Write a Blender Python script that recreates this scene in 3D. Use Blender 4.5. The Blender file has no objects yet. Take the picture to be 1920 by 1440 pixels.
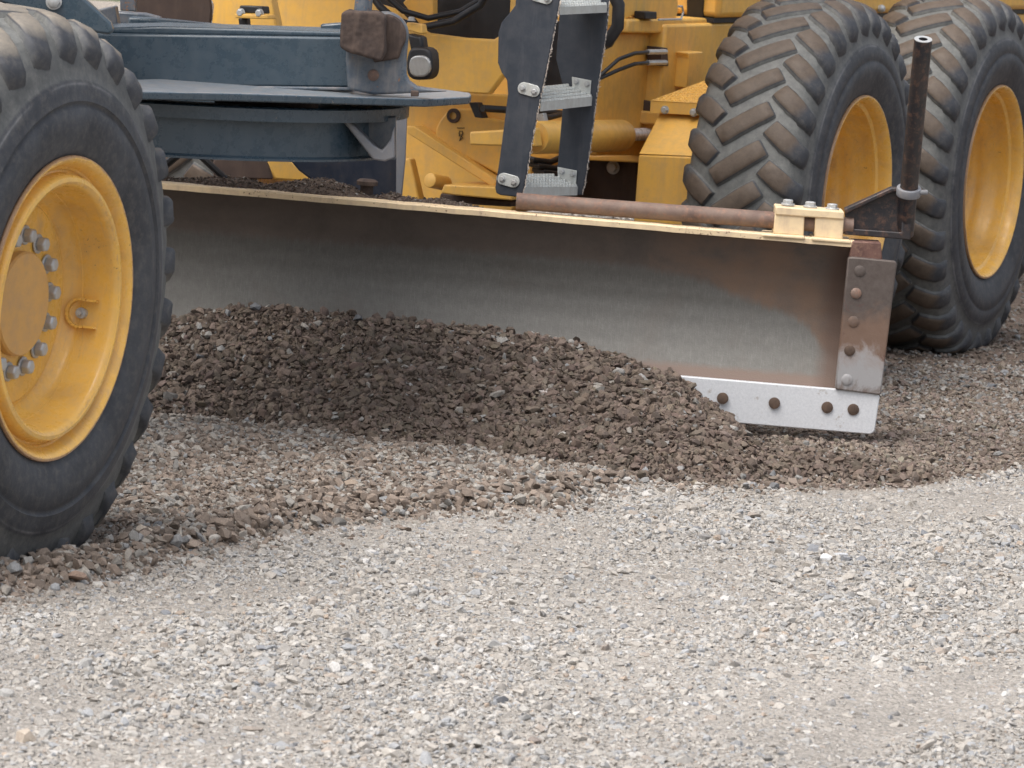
import bpy, bmesh, math, random
import numpy as np
from math import sin, cos, pi, radians, sqrt
from mathutils import Vector, Matrix, noise as mnoise
random.seed(4); RS = np.random.RandomState(11)
scene = bpy.context.scene; COL = scene.collection

# ------------------------------------------------------------------ survey of the place
# camera pose solved from the three wheel rims (all 0.70 m across the flange)
F = 9388.4; H = 1.8114; PT = radians(6.468); RL = radians(4.126)
TH = radians(22.113); X0, Y0 = -1.0353, 11.384          # grader heading and front wheel foot
CT, ST = cos(TH), sin(TH)
def ray(px, py):
    a, b = (px-960)/F, (py-720)/F
    x = a*cos(RL)+b*sin(RL); u = a*sin(RL)-b*cos(RL)
    return (x, cos(PT)+u*sin(PT), -sin(PT)+u*cos(PT))
def w2l(p):                                             # world -> grader frame (n outward, s rearward, z)
    dx, dy = p[0]-X0, p[1]-Y0
    return Vector((dx*CT-dy*ST, dx*ST+dy*CT, p[2]))
def l2w(n, s, z): return Vector((X0+s*ST+n*CT, Y0+s*CT-n*ST, z))
def wz(px, py, z=0.0):
    r = ray(px, py); t = (z-H)/r[2]; return Vector((r[0]*t, r[1]*t, z))
def wY(px, py, Y):
    r = ray(px, py); t = Y/r[1]; return Vector((r[0]*t, Y, H+r[2]*t))
def aY(px, py, Y): return w2l(wY(px, py, Y))
def aZ(px, py, z): return w2l(wz(px, py, z))
def aS(px, py, s):
    r = ray(px, py); o = w2l((0, 0, H)); d = w2l((r[0]+0, r[1], H+r[2]))-o
    return o+d*((s-o[1])/d[1])
def aN(px, py, n):
    r = ray(px, py); o = w2l((0, 0, H)); d = w2l((r[0], r[1], H+r[2]))-o
    return o+d*((n-o[0])/d[0])
AT = {'Y': aY, 'Z': aZ, 'S': aS, 'N': aN}
AWAY = {'Y': Vector((-ST, CT, 0)), 'Z': Vector((0, 0, -1)), 'S': Vector((0, 1, 0)), 'N': Vector((-1, 0, 0))}

# ------------------------------------------------------------------ materials
def newmat(name):
    m = bpy.data.materials.new(name); m.use_nodes = True
    nt = m.node_tree; b = nt.nodes['Principled BSDF']
    return m, nt, b
def N(nt, typ, **kw):
    n = nt.nodes.new(typ)
    for k, v in kw.items():
        if k in n.inputs: n.inputs[k].default_value = v
        else: setattr(n, k, v)
    return n
def noise(nt, vec, scale, detail=5, rough=.6, dist=0):
    n = N(nt, 'ShaderNodeTexNoise'); n.inputs['Scale'].default_value = scale
    n.inputs['Detail'].default_value = detail; n.inputs['Roughness'].default_value = rough
    n.inputs['Distortion'].default_value = dist
    nt.links.new(vec, n.inputs['Vector']); return n.outputs['Fac']
def ramp(nt, fac, stops):
    r = N(nt, 'ShaderNodeValToRGB'); e = r.color_ramp.elements
    while len(e) < len(stops): e.new(.5)
    for el, (p, c) in zip(e, stops):
        el.position = p; el.color = (c, c, c, 1) if isinstance(c, (int, float)) else (*c, 1)
    nt.links.new(fac, r.inputs['Fac']); return r.outputs['Color']
def mix(nt, fac, a, b, mode='MIX'):
    m = N(nt, 'ShaderNodeMix', data_type='RGBA', blend_type=mode)
    for s, v in (('Factor', fac), ('A', a), ('B', b)):
        sock = [i for i in m.inputs if i.name == s and (i.type == 'RGBA' or s == 'Factor' and i.type == 'VALUE')][0]
        if isinstance(v, bpy.types.NodeSocket): nt.links.new(v, sock)
        elif isinstance(v, (int, float)): sock.default_value = v if s == 'Factor' else (v, v, v, 1)
        else: sock.default_value = (*v, 1)
    return [o for o in m.outputs if o.type == 'RGBA'][0]
def math_(nt, op, a, b=0.0, clamp=False):
    m = N(nt, 'ShaderNodeMath', operation=op, use_clamp=clamp)
    for i, v in enumerate((a, b)):
        if isinstance(v, bpy.types.NodeSocket): nt.links.new(v, m.inputs[i])
        else: m.inputs[i].default_value = v
    return m.outputs[0]
def bump(nt, b, h, strength, dist=.01, normal=None):
    n = N(nt, 'ShaderNodeBump'); n.inputs['Strength'].default_value = strength; n.inputs['Distance'].default_value = dist
    nt.links.new(h, n.inputs['Height'])
    if normal: nt.links.new(normal, n.inputs['Normal'])
    nt.links.new(n.outputs['Normal'], b.inputs['Normal']); return n.outputs['Normal']
def objco(nt): return N(nt, 'ShaderNodeTexCoord').outputs['Object']

def rimwear(m):
    nt = m.node_tree; L = nt.links; b = nt.nodes['Principled BSDF']; src = b.inputs['Base Color'].links[0].from_socket
    co = objco(nt); sp = N(nt, 'ShaderNodeSeparateXYZ'); L.new(co, sp.inputs[0])
    r = math_(nt, 'SQRT', math_(nt, 'ADD', math_(nt, 'MULTIPLY', sp.outputs[1], sp.outputs[1]), math_(nt, 'MULTIPLY', sp.outputs[2], sp.outputs[2])))
    n = noise(nt, co, 14, 6, .75); r2 = math_(nt, 'ADD', r, math_(nt, 'MULTIPLY', math_(nt, 'SUBTRACT', n, .5), .018))
    k = math_(nt, 'MULTIPLY', ramp(nt, math_(nt, 'SUBTRACT', r2, .25), [(.0945, 0), (.0985, 1)]), .85)
    big = noise(nt, co, 5.5, 7, .72, .5); src = mix(nt, math_(nt, 'MULTIPLY', ramp(nt, big, [(.50, 0), (.68, 1)]), .42), src, (.40, .235, .10))
    scr = N(nt, 'ShaderNodeMapping'); scr.inputs['Scale'].default_value = (60, 6, 6); L.new(co, scr.inputs['Vector']); sn = noise(nt, scr.outputs['Vector'], 2.2, 5, .75)
    src = mix(nt, math_(nt, 'MULTIPLY', ramp(nt, sn, [(.56, 0), (.70, 1)]), .45), src, (.50, .33, .18))
    c = mix(nt, k, src, (.33, .19, .13)); k2 = math_(nt, 'MULTIPLY', ramp(nt, math_(nt, 'SUBTRACT', r2, .25), [(.036, 0), (.038, .5), (.041, .5), (.043, 0)]), ramp(nt, n, [(.45, 0), (.6, 1)]))
    c = mix(nt, k2, c, (.30, .18, .12)); L.new(c, b.inputs['Base Color'])
def paint(name, base, dust=(.30, .24, .18), dustamt=.25, rough=.42, chip=(.07, .045, .035), chipamt=.62, spec=.5, metal=0, streak=True):
    """weathered enamel: faded patches, dust film, small chips and rust specks"""
    m, nt, b = newmat(name); co = objco(nt)
    L = nt.links
    n1 = noise(nt, co, 3.2, 6, .65); n2 = noise(nt, co, 26, 6, .7); n3 = noise(nt, co, 95, 4, .65)
    c = mix(nt, ramp(nt, n1, [(.3, 0), (.75, 1)]), base, tuple(x*.88 for x in base))
    mp = N(nt, 'ShaderNodeMapping'); mp.inputs['Scale'].default_value = (18, 18, 2.2); L.new(co, mp.inputs['Vector'])
    st = noise(nt, mp.outputs['Vector'], 1.6, 6, .7)
    d1 = math_(nt, 'MULTIPLY', ramp(nt, n2, [(.42, 0), (.78, 1)]), dustamt)
    c = mix(nt, d1, c, dust)
    if streak:
        d2 = math_(nt, 'MULTIPLY', ramp(nt, st, [(.50, 0), (.78, 1)]), dustamt*1.1); c = mix(nt, d2, c, dust)
    ch = ramp(nt, math_(nt, 'ADD', math_(nt, 'MULTIPLY', n3, .55), math_(nt, 'MULTIPLY', n1, .45)), [(chipamt, 0), (chipamt+.03, 1)])
    c = mix(nt, ch, c, chip)
    L.new(c, b.inputs['Base Color'])
    L.new(ramp(nt, n2, [(.3, rough-.1), (.8, rough+.25)]), b.inputs['Roughness'])
    b.inputs['Specular IOR Level'].default_value = spec; b.inputs['Metallic'].default_value = metal
    bump(nt, b, math_(nt, 'ADD', n2, math_(nt, 'MULTIPLY', ch, -.6)), .16, .004)
    return m
M = {}
M['yellow'] = paint('machine_yellow', (.84, .485, .100), dust=(.44, .30, .17), dustamt=.42, chipamt=.64)
M['rimyellow'] = paint('rim_yellow', (.88, .515, .105), dust=(.50, .36, .22), dustamt=.34, chipamt=.640, chip=(.16, .08, .05), rough=.26, streak=True)
M['dustyellow'] = paint('dusty_tan_yellow', (.66, .37, .11), dust=(.42, .30, .20), dustamt=.6, chipamt=.7, rough=.5, streak=False)
M['palegrey'] = paint('grey_worn_steel', (.20, .21, .235), dust=(.30, .27, .24), dustamt=.5, chipamt=.64, rough=.4)
M['paleyellow'] = paint('worn_pale_yellow', (.76, .60, .38), dust=(.42, .32, .24), dustamt=.55, chipamt=.585, chip=(.13, .07, .05), rough=.5)
M['blue'] = paint('dark_blue_grey', (.036, .064, .090), dust=(.19, .20, .205), dustamt=.12, rough=.26, chipamt=.645, chip=(.28, .22, .17), spec=.7)
M['bluedusty'] = paint('dusty_blue_grey', (.085, .112, .145), dust=(.34, .30, .27), dustamt=.5, rough=.32, chipamt=.58, chip=(.24, .13, .08))
M['navy'] = paint('navy_plate', (.018, .026, .045), dust=(.10, .09, .09), dustamt=.25, rough=.4)
M['mud'] = paint('caked_mud', (.060, .046, .042), dust=(.15, .11, .09), dustamt=.7, rough=.85, chipamt=.60, chip=(.05, .04, .035), spec=.2)
M['belt'] = paint('rubber_belting', (.028, .036, .050), dust=(.11, .11, .12), dustamt=.35, rough=.6, chipamt=.8)
M['fray'] = paint('frayed_cord', (.62, .56, .50), dust=(.32, .26, .22), dustamt=.7, rough=.9, chipamt=.60, chip=(.25, .2, .17))
M['galv'] = paint('galvanised', (.60, .63, .62), dust=(.38, .36, .32), dustamt=.45, rough=.42, chipamt=.66, chip=(.25, .2, .16), metal=.35)
M['black'] = paint('black_plastic', (.012, .013, .016), dust=(.08, .07, .07), dustamt=.2, rough=.45, chipamt=.8)
M['brown_steel_shade'] = paint('dark_brown_steel_and_shade', (.055, .035, .028), dust=(.13, .09, .07), dustamt=.4, rough=.7)  # brown steel parts, and a far piece whose shade is painted in
M['bolt'] = paint('zinc_bolt', (.50, .52, .53), dust=(.34, .31, .28), dustamt=.5, rough=.4, chipamt=.63, chip=(.2, .15, .11), metal=.4)
M['boltbrown'] = paint('rusty_bolt', (.075, .050, .038), dust=(.2, .13, .09), dustamt=.6, rough=.6, metal=.2)
M['chrome'] = paint('chrome_rod', (.80, .82, .86), dust=(.3, .28, .26), dustamt=.05, rough=.22, chipamt=.9, metal=.15, streak=False)

rimwear(M['rimyellow'])
def rustmat(name, a, b_, c_, rough=.65, sc=1.0, blue=False):
    m, nt, b = newmat(name); co = objco(nt); L = nt.links
    n1 = noise(nt, co, 9*sc, 7, .7, .4); n2 = noise(nt, co, 45*sc, 6, .75); n3 = noise(nt, co, 4*sc, 4, .6)
    c = mix(nt, ramp(nt, n1, [(.38, 0), (.62, 1)]), a, b_)
    c = mix(nt, ramp(nt, n2, [(.50, 0), (.70, .9)]), c, c_)
    if blue: c = mix(nt, ramp(nt, n3, [(.60, 0), (.67, .8)]), c, blue)
    L.new(c, b.inputs['Base Color']); b.inputs['Roughness'].default_value = rough
    b.inputs['Metallic'].default_value = .15
    bump(nt, b, n2, .35, .004); return m
M['rustpipe'] = rustmat('rusty_pipe', (.13, .085, .07), (.21, .15, .12), (.28, .15, .10))
M['rustpole'] = rustmat('black_rusty_pole', (.016, .017, .022), (.040, .031, .029), (.13, .07, .048), rough=.4, blue=(.12, .06, .042))
M['rustblock'] = rustmat('red_brown_rust', (.10, .05, .042), (.17, .09, .07), (.24, .14, .10))

def moldmat():
    m, nt, b = newmat('scoured_moldboard'); L = nt.links
    uv = N(nt, 'ShaderNodeUVMap'); sp = N(nt, 'ShaderNodeSeparateXYZ'); L.new(uv.outputs[0], sp.inputs[0])
    u, v = sp.outputs[0], sp.outputs[1]       # u = metres along, v = 0 bottom .. 1 top
    co = objco(nt)
    n1 = noise(nt, co, 5, 6, .65, .5); n2 = noise(nt, co, 42, 6, .75); n3 = noise(nt, co, 220, 3, .6)
    mp = N(nt, 'ShaderNodeMapping'); mp.inputs['Scale'].default_value = (34, 2.5, 1); mp.inputs['Rotation'].default_value = (0, 0, radians(-24)); L.new(uv.outputs[0], mp.inputs['Vector'])
    st = noise(nt, mp.outputs['Vector'], 1.8, 6, .7)
    # earth line: scoured steel below, earth-stained above; the line falls towards the free end
    cv = N(nt, 'ShaderNodeFloatCurve'); c = cv.mapping.curves[0]
    pts = [(0, .70), (.3, .70), (.6, .72), (.727, .69), (.818, .57), (.893, .45), (.922, .30), (1, .1)]
    while len(c.points) < len(pts): c.points.new(.5, .5)
    for p, q in zip(c.points, pts): p.location = q
    cv.mapping.update()
    un = math_(nt, 'DIVIDE', math_(nt, 'ADD', u, 1.3), 2.42, True)      # -1.3 .. 1.12 -> 0..1
    L.new(un, cv.inputs['Value'])
    edge = math_(nt, 'SUBTRACT', v, cv.outputs[0])
    edge = math_(nt, 'ADD', edge, math_(nt, 'MULTIPLY', math_(nt, 'SUBTRACT', st, .5), .11))
    up = ramp(nt, math_(nt, 'ADD', edge, .5), [(.475, 0), (.525, 1)])
    steel = mix(nt, ramp(nt, n2, [(.35, 0), (.75, 1)]), (.122, .118, .109), (.165, .160, .148))
    steel = mix(nt, math_(nt, 'MULTIPLY', ramp(nt, n3, [(.35, 0), (.7, 1)]), .35), steel, (.13, .128, .12))
    earth = mix(nt, ramp(nt, n1, [(.35, 0), (.65, 1)]), (.098, .082, .072), (.135, .110, .094))
    earth = mix(nt, math_(nt, 'MULTIPLY', ramp(nt, n2, [(.4, 0), (.8, 1)]), .5), earth, (.15, .122, .104))
    # orange rust towards the free end
    rz = math_(nt, 'MULTIPLY', ramp(nt, un, [(.60, 0), (.80, 1)]), ramp(nt, n1, [(.38, 0), (.60, 1)]))
    earth = mix(nt, math_(nt, 'MULTIPLY', rz, .55), earth, (.20, .118, .072))
    mq = N(nt, 'ShaderNodeMapping'); mq.inputs['Scale'].default_value = (170, 5, 1); mq.inputs['Rotation'].default_value = (0, 0, radians(-10)); L.new(uv.outputs[0], mq.inputs['Vector'])
    scr = noise(nt, mq.outputs['Vector'], 2.0, 4, .8)
    steel = mix(nt, math_(nt, 'MULTIPLY', ramp(nt, scr, [(.52, 0), (.70, 1)]), .45), steel, (.25, .245, .235))
    steel = mix(nt, math_(nt, 'MULTIPLY', ramp(nt, n1, [(.54, 0), (.70, 1)]), .35), steel, (.125, .108, .094))
    col = mix(nt, up, steel, earth)
    # packed soil along the joint with the cutting edge and beside the end plate
    lo = ramp(nt, math_(nt, 'ADD', v, math_(nt, 'MULTIPLY', math_(nt, 'SUBTRACT', n2, .5), .06)), [(.095, 1), (.14, 0)])
    col = mix(nt, lo, col, (.155, .112, .092))
    ri = ramp(nt, math_(nt, 'ADD', un, math_(nt, 'MULTIPLY', math_(nt, 'SUBTRACT', n1, .5), .02)), [(.912, 0), (.930, 1)])
    col = mix(nt, math_(nt, 'MULTIPLY', ri, .92), col, (.105, .068, .052))
    L.new(col, b.inputs['Base Color'])
    L.new(ramp(nt, up, [(0, .62), (1, .8)]), b.inputs['Roughness'])
    L.new(ramp(nt, up, [(0, .22), (1, 0)]), b.inputs['Metallic'])
    bump(nt, b, math_(nt, 'ADD', n3, n2), .22, .003)
    return m
M['moldboard'] = moldmat()
def edgemat():
    m, nt, b = newmat('polished_cutting_edge'); L = nt.links; co = objco(nt)
    n2 = noise(nt, co, 30, 6, .75); n3 = noise(nt, co, 140, 4, .7); n4 = noise(nt, co, 11, 6, .75, .6)
    c = mix(nt, ramp(nt, n3, [(.3, 0), (.8, 1)]), (.60, .62, .65), (.76, .775, .80))
    c = mix(nt, ramp(nt, math_(nt, 'ADD', math_(nt, 'MULTIPLY', n2, .5), math_(nt, 'MULTIPLY', n4, .5)), [(.565, 0), (.64, .75)]), c, (.33, .28, .24))
    L.new(c, b.inputs['Base Color']); b.inputs['Metallic'].default_value = .35; b.inputs['Roughness'].default_value = .55
    bump(nt, b, n3, .15, .003); return m
M['edge'] = edgemat()
def endplatemat():
    m, nt, b = newmat('rusty_end_plate'); L = nt.links; co = objco(nt)
    sp = N(nt, 'ShaderNodeSeparateXYZ'); L.new(co, sp.inputs[0])
    n1 = noise(nt, co, 9, 6, .7, .6); n2 = noise(nt, co, 50, 6, .75)
    c = mix(nt, ramp(nt, n2, [(.3, 0), (.75, 1)]), (.080, .062, .054), (.125, .104, .094))
    z = math_(nt, 'ADD', sp.outputs[2], math_(nt, 'MULTIPLY', math_(nt, 'SUBTRACT', n1, .5), .25))
    c = mix(nt, ramp(nt, z, [(.27, 1), (.31, 0)]), c, (.34, .335, .34))
    c = mix(nt, ramp(nt, z, [(.24, 0), (.30, .55), (.36, .55), (.43, 0)]), c, (.25, .15, .10))
    c = mix(nt, ramp(nt, n1, [(.60, 0), (.66, .8)]), c, (.13, .06, .05))
    c = mix(nt, ramp(nt, z, [(.165, .9), (.20, 0)]), c, (.15, .11, .09))
    L.new(c, b.inputs['Base Color']); b.inputs['Roughness'].default_value = .55; b.inputs['Metallic'].default_value = .25
    bump(nt, b, n2, .25, .003); return m
M['endplate'] = endplatemat()
def rubbermat(name='dusty_rubber', l0=(.078, .058, .044), l1=(.122, .092, .069), l2=(.15, .12, .095)):
    m, nt, b = newmat(name); L = nt.links; co = objco(nt)
    at = N(nt, 'ShaderNodeAttribute', attribute_name='zone')     # 0 groove, 1 lug face, .5 side wall
    z = at.outputs['Fac']
    n1 = noise(nt, co, 6, 6, .7, .4); n2 = noise(nt, co, 38, 7, .75); n3 = noise(nt, co, 130, 3, .6)
    sp = N(nt, 'ShaderNodeSeparateXYZ'); L.new(co, sp.inputs[0])
    rr_ = math_(nt, 'SQRT', math_(nt, 'ADD', math_(nt, 'MULTIPLY', sp.outputs[1], sp.outputs[1]), math_(nt, 'MULTIPLY', sp.outputs[2], sp.outputs[2])))
    groove = mix(nt, ramp(nt, n2, [(.35, 0), (.7, 1)]), (.098, .102, .099), (.182, .184, .176))
    lug = mix(nt, ramp(nt, n2, [(.35, 0), (.72, 1)]), l0, l1)
    lug = mix(nt, ramp(nt, n1, [(.55, 0), (.72, .5)]), lug, l2)
    wall = mix(nt, ramp(nt, n1, [(.38, 0), (.68, 1)]), (.030, .033, .041), (.060, .065, .076))
    wall = mix(nt, math_(nt, 'MULTIPLY', ramp(nt, n2, [(.47, 0), (.78, 1)]), .62), wall, (.145, .135, .122))
    scuff = math_(nt, 'MULTIPLY', ramp(nt, math_(nt, 'SUBTRACT', rr_, .45), [(.062, 0), (.0655, 1), (.0675, 1), (.071, 0)]), ramp(nt, n1, [(.40, 0), (.62, .8)]))
    wall = mix(nt, scuff, wall, (.22, .22, .225))
    c = mix(nt, ramp(nt, z, [(.10, 0), (.42, 1)]), groove, wall)
    c = mix(nt, ramp(nt, z, [(.62, 0), (.92, 1)]), c, lug)
    L.new(c, b.inputs['Base Color']); b.inputs['Roughness'].default_value = .62; b.inputs['Specular IOR Level'].default_value = .45
    bump(nt, b, math_(nt, 'ADD', n2, math_(nt, 'MULTIPLY', n3, .4)), .25, .004)
    return m
M['rubber'] = rubbermat(); M['rubberfront'] = rubbermat('pale_dusty_lit_rubber', (.15, .137, .12), (.26, .225, .18), (.33, .275, .21))  # front lugs paler: tan dust plus overhead light put into the colour
def lensmat():
    m, nt, b = newmat('lamp_glass'); L = nt.links; co = objco(nt)
    w = N(nt, 'ShaderNodeTexWave', wave_type='BANDS', bands_direction='X'); w.inputs['Scale'].default_value = 70; w.inputs['Distortion'].default_value = 0
    L.new(co, w.inputs['Vector'])
    L.new(mix(nt, w.outputs['Fac'], (.34, .34, .34), (.52, .52, .5)), b.inputs['Base Color'])
    b.inputs['Metallic'].default_value = .5; b.inputs['Roughness'].default_value = .22; b.inputs['Coat Weight'].default_value = 1
    bump(nt, b, w.outputs['Fac'], .5, .003); return m
M['lens'] = lensmat()
def stonemat():
    m, nt, b = newmat('stone_chips'); L = nt.links; co = objco(nt)
    at = N(nt, 'ShaderNodeAttribute', attribute_name='Col')
    n2 = noise(nt, co, 260, 3, .7)
    c = mix(nt, .45, at.outputs['Color'], ramp(nt, n2, [(.3, .45), (.7, 1.35)]), 'MULTIPLY')
    L.new(c, b.inputs['Base Color']); b.inputs['Roughness'].default_value = .82; b.inputs['Specular IOR Level'].default_value = .3
    bump(nt, b, n2, .3, .002); return m
M['stone'] = stonemat()
def groundmat(name):
    m, nt, b = newmat(name); L = nt.links; co = objco(nt)
    at = N(nt, 'ShaderNodeAttribute', attribute_name='Col')
    v = N(nt, 'ShaderNodeTexVoronoi'); v.inputs['Scale'].default_value = 130; v.inputs['Randomness'].default_value = 1; L.new(co, v.inputs['Vector'])
    v2 = N(nt, 'ShaderNodeTexVoronoi'); v2.inputs['Scale'].default_value = 260; L.new(co, v2.inputs['Vector'])
    sp = N(nt, 'ShaderNodeSeparateColor'); L.new(v.outputs['Color'], sp.inputs[0])
    n1 = noise(nt, co, 35, 6, .7)
    c = mix(nt, .8, at.outputs['Color'], ramp(nt, sp.outputs[0], [(0, .62), (.4, .95), (1, 1.25)]), 'MULTIPLY')
    c = mix(nt, .35, c, ramp(nt, n1, [(.3, .7), (.7, 1.25)]), 'MULTIPLY')
    L.new(c, b.inputs['Base Color']); b.inputs['Roughness'].default_value = .9; b.inputs['Specular IOR Level'].default_value = .2
    h = math_(nt, 'ADD', math_(nt, 'SUBTRACT', sp.outputs[1], v.outputs['Distance']), math_(nt, 'MULTIPLY', v2.outputs['Distance'], -.6))
    bump(nt, b, h, .55, .006); return m
M['ground'] = groundmat('gravel_ground')
M['soil'] = groundmat('brown_soil')
def grassmat():
    m, nt, b = newmat('far_grass'); co = objco(nt)
    n = noise(nt, co, 3, 8, .8)
    nt.links.new(mix(nt, n, (.035, .055, .015), (.09, .11, .035)), b.inputs['Base Color']); b.inputs['Roughness'].default_value = .9; return m
M['grass'] = grassmat()

# ------------------------------------------------------------------ mesh helpers
def tag(o, label=None, cat=None, group=None, kind=None):
    if label: o['label'] = label
    if cat: o['category'] = cat
    if group: o['group'] = group
    if kind: o['kind'] = kind
    return o
def link(name, me, mat, parent=None):
    o = bpy.data.objects.new(name, me); COL.objects.link(o)
    if mat is not None: me.materials.append(M[mat])
    if parent is not None: o.parent = parent
    return o
class MB:
    def __init__(s): s.bm = bmesh.new()
    def box(s, a, b):
        x0, y0, z0 = a; x1, y1, z1 = b
        v = [s.bm.verts.new(p) for p in [(x0,y0,z0),(x1,y0,z0),(x1,y1,z0),(x0,y1,z0),(x0,y0,z1),(x1,y0,z1),(x1,y1,z1),(x0,y1,z1)]]
        for f in [(0,3,2,1),(4,5,6,7),(0,1,5,4),(1,2,6,5),(2,3,7,6),(3,0,4,7)]: s.bm.faces.new([v[i] for i in f])
        return s
    def prism(s, pts, d):
        d = Vector(d); a = [s.bm.verts.new(p) for p in pts]; b = [s.bm.verts.new(Vector(p)+d) for p in pts]
        s.bm.faces.new(a); s.bm.faces.new(list(reversed(b)))
        n = len(a)
        for i in range(n): s.bm.faces.new([a[(i+1) % n], a[i], b[i], b[(i+1) % n]])
        return s
    def px(s, pts, pl, val, th):          # outline on a real plane of the place, with a real thickness
        return s.prism([AT[pl](x, y, val) for x, y in pts], AWAY[pl]*th)
    def tube(s, path, r, seg=14, caps=True):
        path = [Vector(p) for p in path]; rings = []
        rr = r if isinstance(r, (list, tuple)) else [r]*len(path)
        t0 = (path[1]-path[0]).normalized(); up = Vector((0, 0, 1)) if abs(t0.z) < .9 else Vector((1, 0, 0))
        a = t0.cross(up).normalized()
        for i, p in enumerate(path):
            if i == 0: t = path[1]-p
            elif i == len(path)-1: t = p-path[i-1]
            else: t = path[i+1]-path[i-1]
            t.normalize(); a = (a-t*a.dot(t)).normalized(); b = t.cross(a)
            rings.append([s.bm.verts.new(p+(a*cos(2*pi*k/seg)+b*sin(2*pi*k/seg))*rr[i]) for k in range(seg)])
        for q0, q1 in zip(rings, rings[1:]):
            for k in range(seg): s.bm.faces.new([q0[k], q0[(k+1) % seg], q1[(k+1) % seg], q1[k]])
        if caps: s.bm.faces.new(list(reversed(rings[0]))); s.bm.faces.new(rings[-1])
        return s
    def lathe(s, prof, c=(0, 0, 0), ax=(1, 0, 0), seg=48):   # prof = (radius, along axis)
        c = Vector(c); ax = Vector(ax).normalized(); up = Vector((0, 0, 1)) if abs(ax.z) < .9 else Vector((1, 0, 0))
        a = ax.cross(up).normalized(); b = ax.cross(a); rings = []
        for r, w in prof:
            if r < 1e-6: rings.append([s.bm.verts.new(c+ax*w)])
            else: rings.append([s.bm.verts.new(c+ax*w+(a*cos(2*pi*k/seg)+b*sin(2*pi*k/seg))*r) for k in range(seg)])
        for q0, q1 in zip(rings, rings[1:]):
            for k in range(seg):
                l = (k+1) % seg
                f = [q0[0], q1[l], q1[k]] if len(q0) == 1 else [q0[k], q0[l], q1[0]] if len(q1) == 1 else [q0[k], q0[l], q1[l], q1[k]]
                s.bm.faces.new(f)
        return s
    def build(s, name, mat, parent=None, bev=0, smooth=True, seg=2):
        bmesh.ops.recalc_face_normals(s.bm, faces=s.bm.faces)
        me = bpy.data.meshes.new(name); s.bm.to_mesh(me); s.bm.free()
        o = link(name, me, mat, parent)
        if bev:
            m = o.modifiers.new('bevel', 'BEVEL'); m.width = bev; m.segments = seg; m.limit_method = 'ANGLE'; m.angle_limit = radians(32); m.harden_normals = False
        if smooth:
            me.polygons.foreach_set('use_smooth', [True]*len(me.polygons))
            me.set_sharp_from_angle(angle=radians(38))
        return o
def rounded(cx, cy, rx, ry, n=10, a0=0, a1=360):
    return [(cx+rx*cos(radians(a0+(a1-a0)*i/n)), cy+ry*sin(radians(a0+(a1-a0)*i/n))) for i in range(n+(a1-a0 < 360))]
def nut(c, ax, r, h, washer=True):
    m = MB(); ax = Vector(ax).normalized(); c = Vector(c)
    if washer: m.lathe([(0, 0), (r*1.3, 0), (r*1.3, h*.22), (0, h*.22)], c, ax, 18)
    m.lathe([(0, h*.221), (r, h*.221), (r, h*.85), (r*.8, h), (0, h)], c, ax, 6); return m
def dome(c, ax, r, h):
    m = MB(); m.lathe([(0, -.004), (r, -.004), (r, h*.3), (r*.75, h*.8), (r*.35, h), (0, h)], c, ax, 18); return m

# ------------------------------------------------------------------ the grader
G = bpy.data.objects.new('motor_grader', None); COL.objects.link(G)
G.location = (X0, Y0, 0); G.rotation_euler = (0, 0, -TH)
tag(G, 'yellow and dark blue-grey motor grader with a wide blade pushing brown gravel', 'grader')

WC = .62; RT = .675
BEAD = [(.205, .375), (.194, .352), (.186, .338)]
PROF_REAR = [(0, .657), (.07, .654), (.125, .645), (.16, .629), (.182, .600), (.193, .570), (.201, .524), (.208, .517), (.2175, .476), (.2150, .471), (.2158, .463), (.2190, .459), (.2195, .43), (.214, .405)]+BEAD
PROF_FRONT = [(0, .660), (.06, .657), (.110, .648), (.143, .632), (.164, .604), (.178, .572), (.190, .528), (.197, .520), (.208, .478), (.2020, .473), (.2035, .465), (.2075, .461), (.2125, .43), (.211, .405)]+BEAD
PROF = PROF_REAR
def prof_at():
    pts = [Vector((w, r)) for w, r in PROF]; out = [pts[0]]
    d = [0]
    for i in range(1, len(pts)): d.append(d[-1]+(pts[i]-pts[i-1]).length)
    return pts, d
def P(u):
    a = abs(u); a = min(a, PD[-1]-1e-6)
    i = max(k for k in range(len(PD)-1) if PD[k] <= a); t = (a-PD[i])/(PD[i+1]-PD[i])
    p = PP[i].lerp(PP[i+1], t)
    e = .012; q = None
    def raw(x):
        x = max(0, min(x, PD[-1]-1e-6)); k = max(j for j in range(len(PD)-1) if PD[j] <= x); tt = (x-PD[k])/(PD[k+1]-PD[k]); return PP[k].lerp(PP[k+1], tt)
    tg = (raw(a+e)-raw(a-e)) if a > e else Vector((1, 0))
    tg.normalize(); nrm = Vector((-tg.y, tg.x))
    if u < 0: p = Vector((-p.x, p.y)); nrm = Vector((-nrm.x, nrm.y))
    return p, nrm
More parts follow.
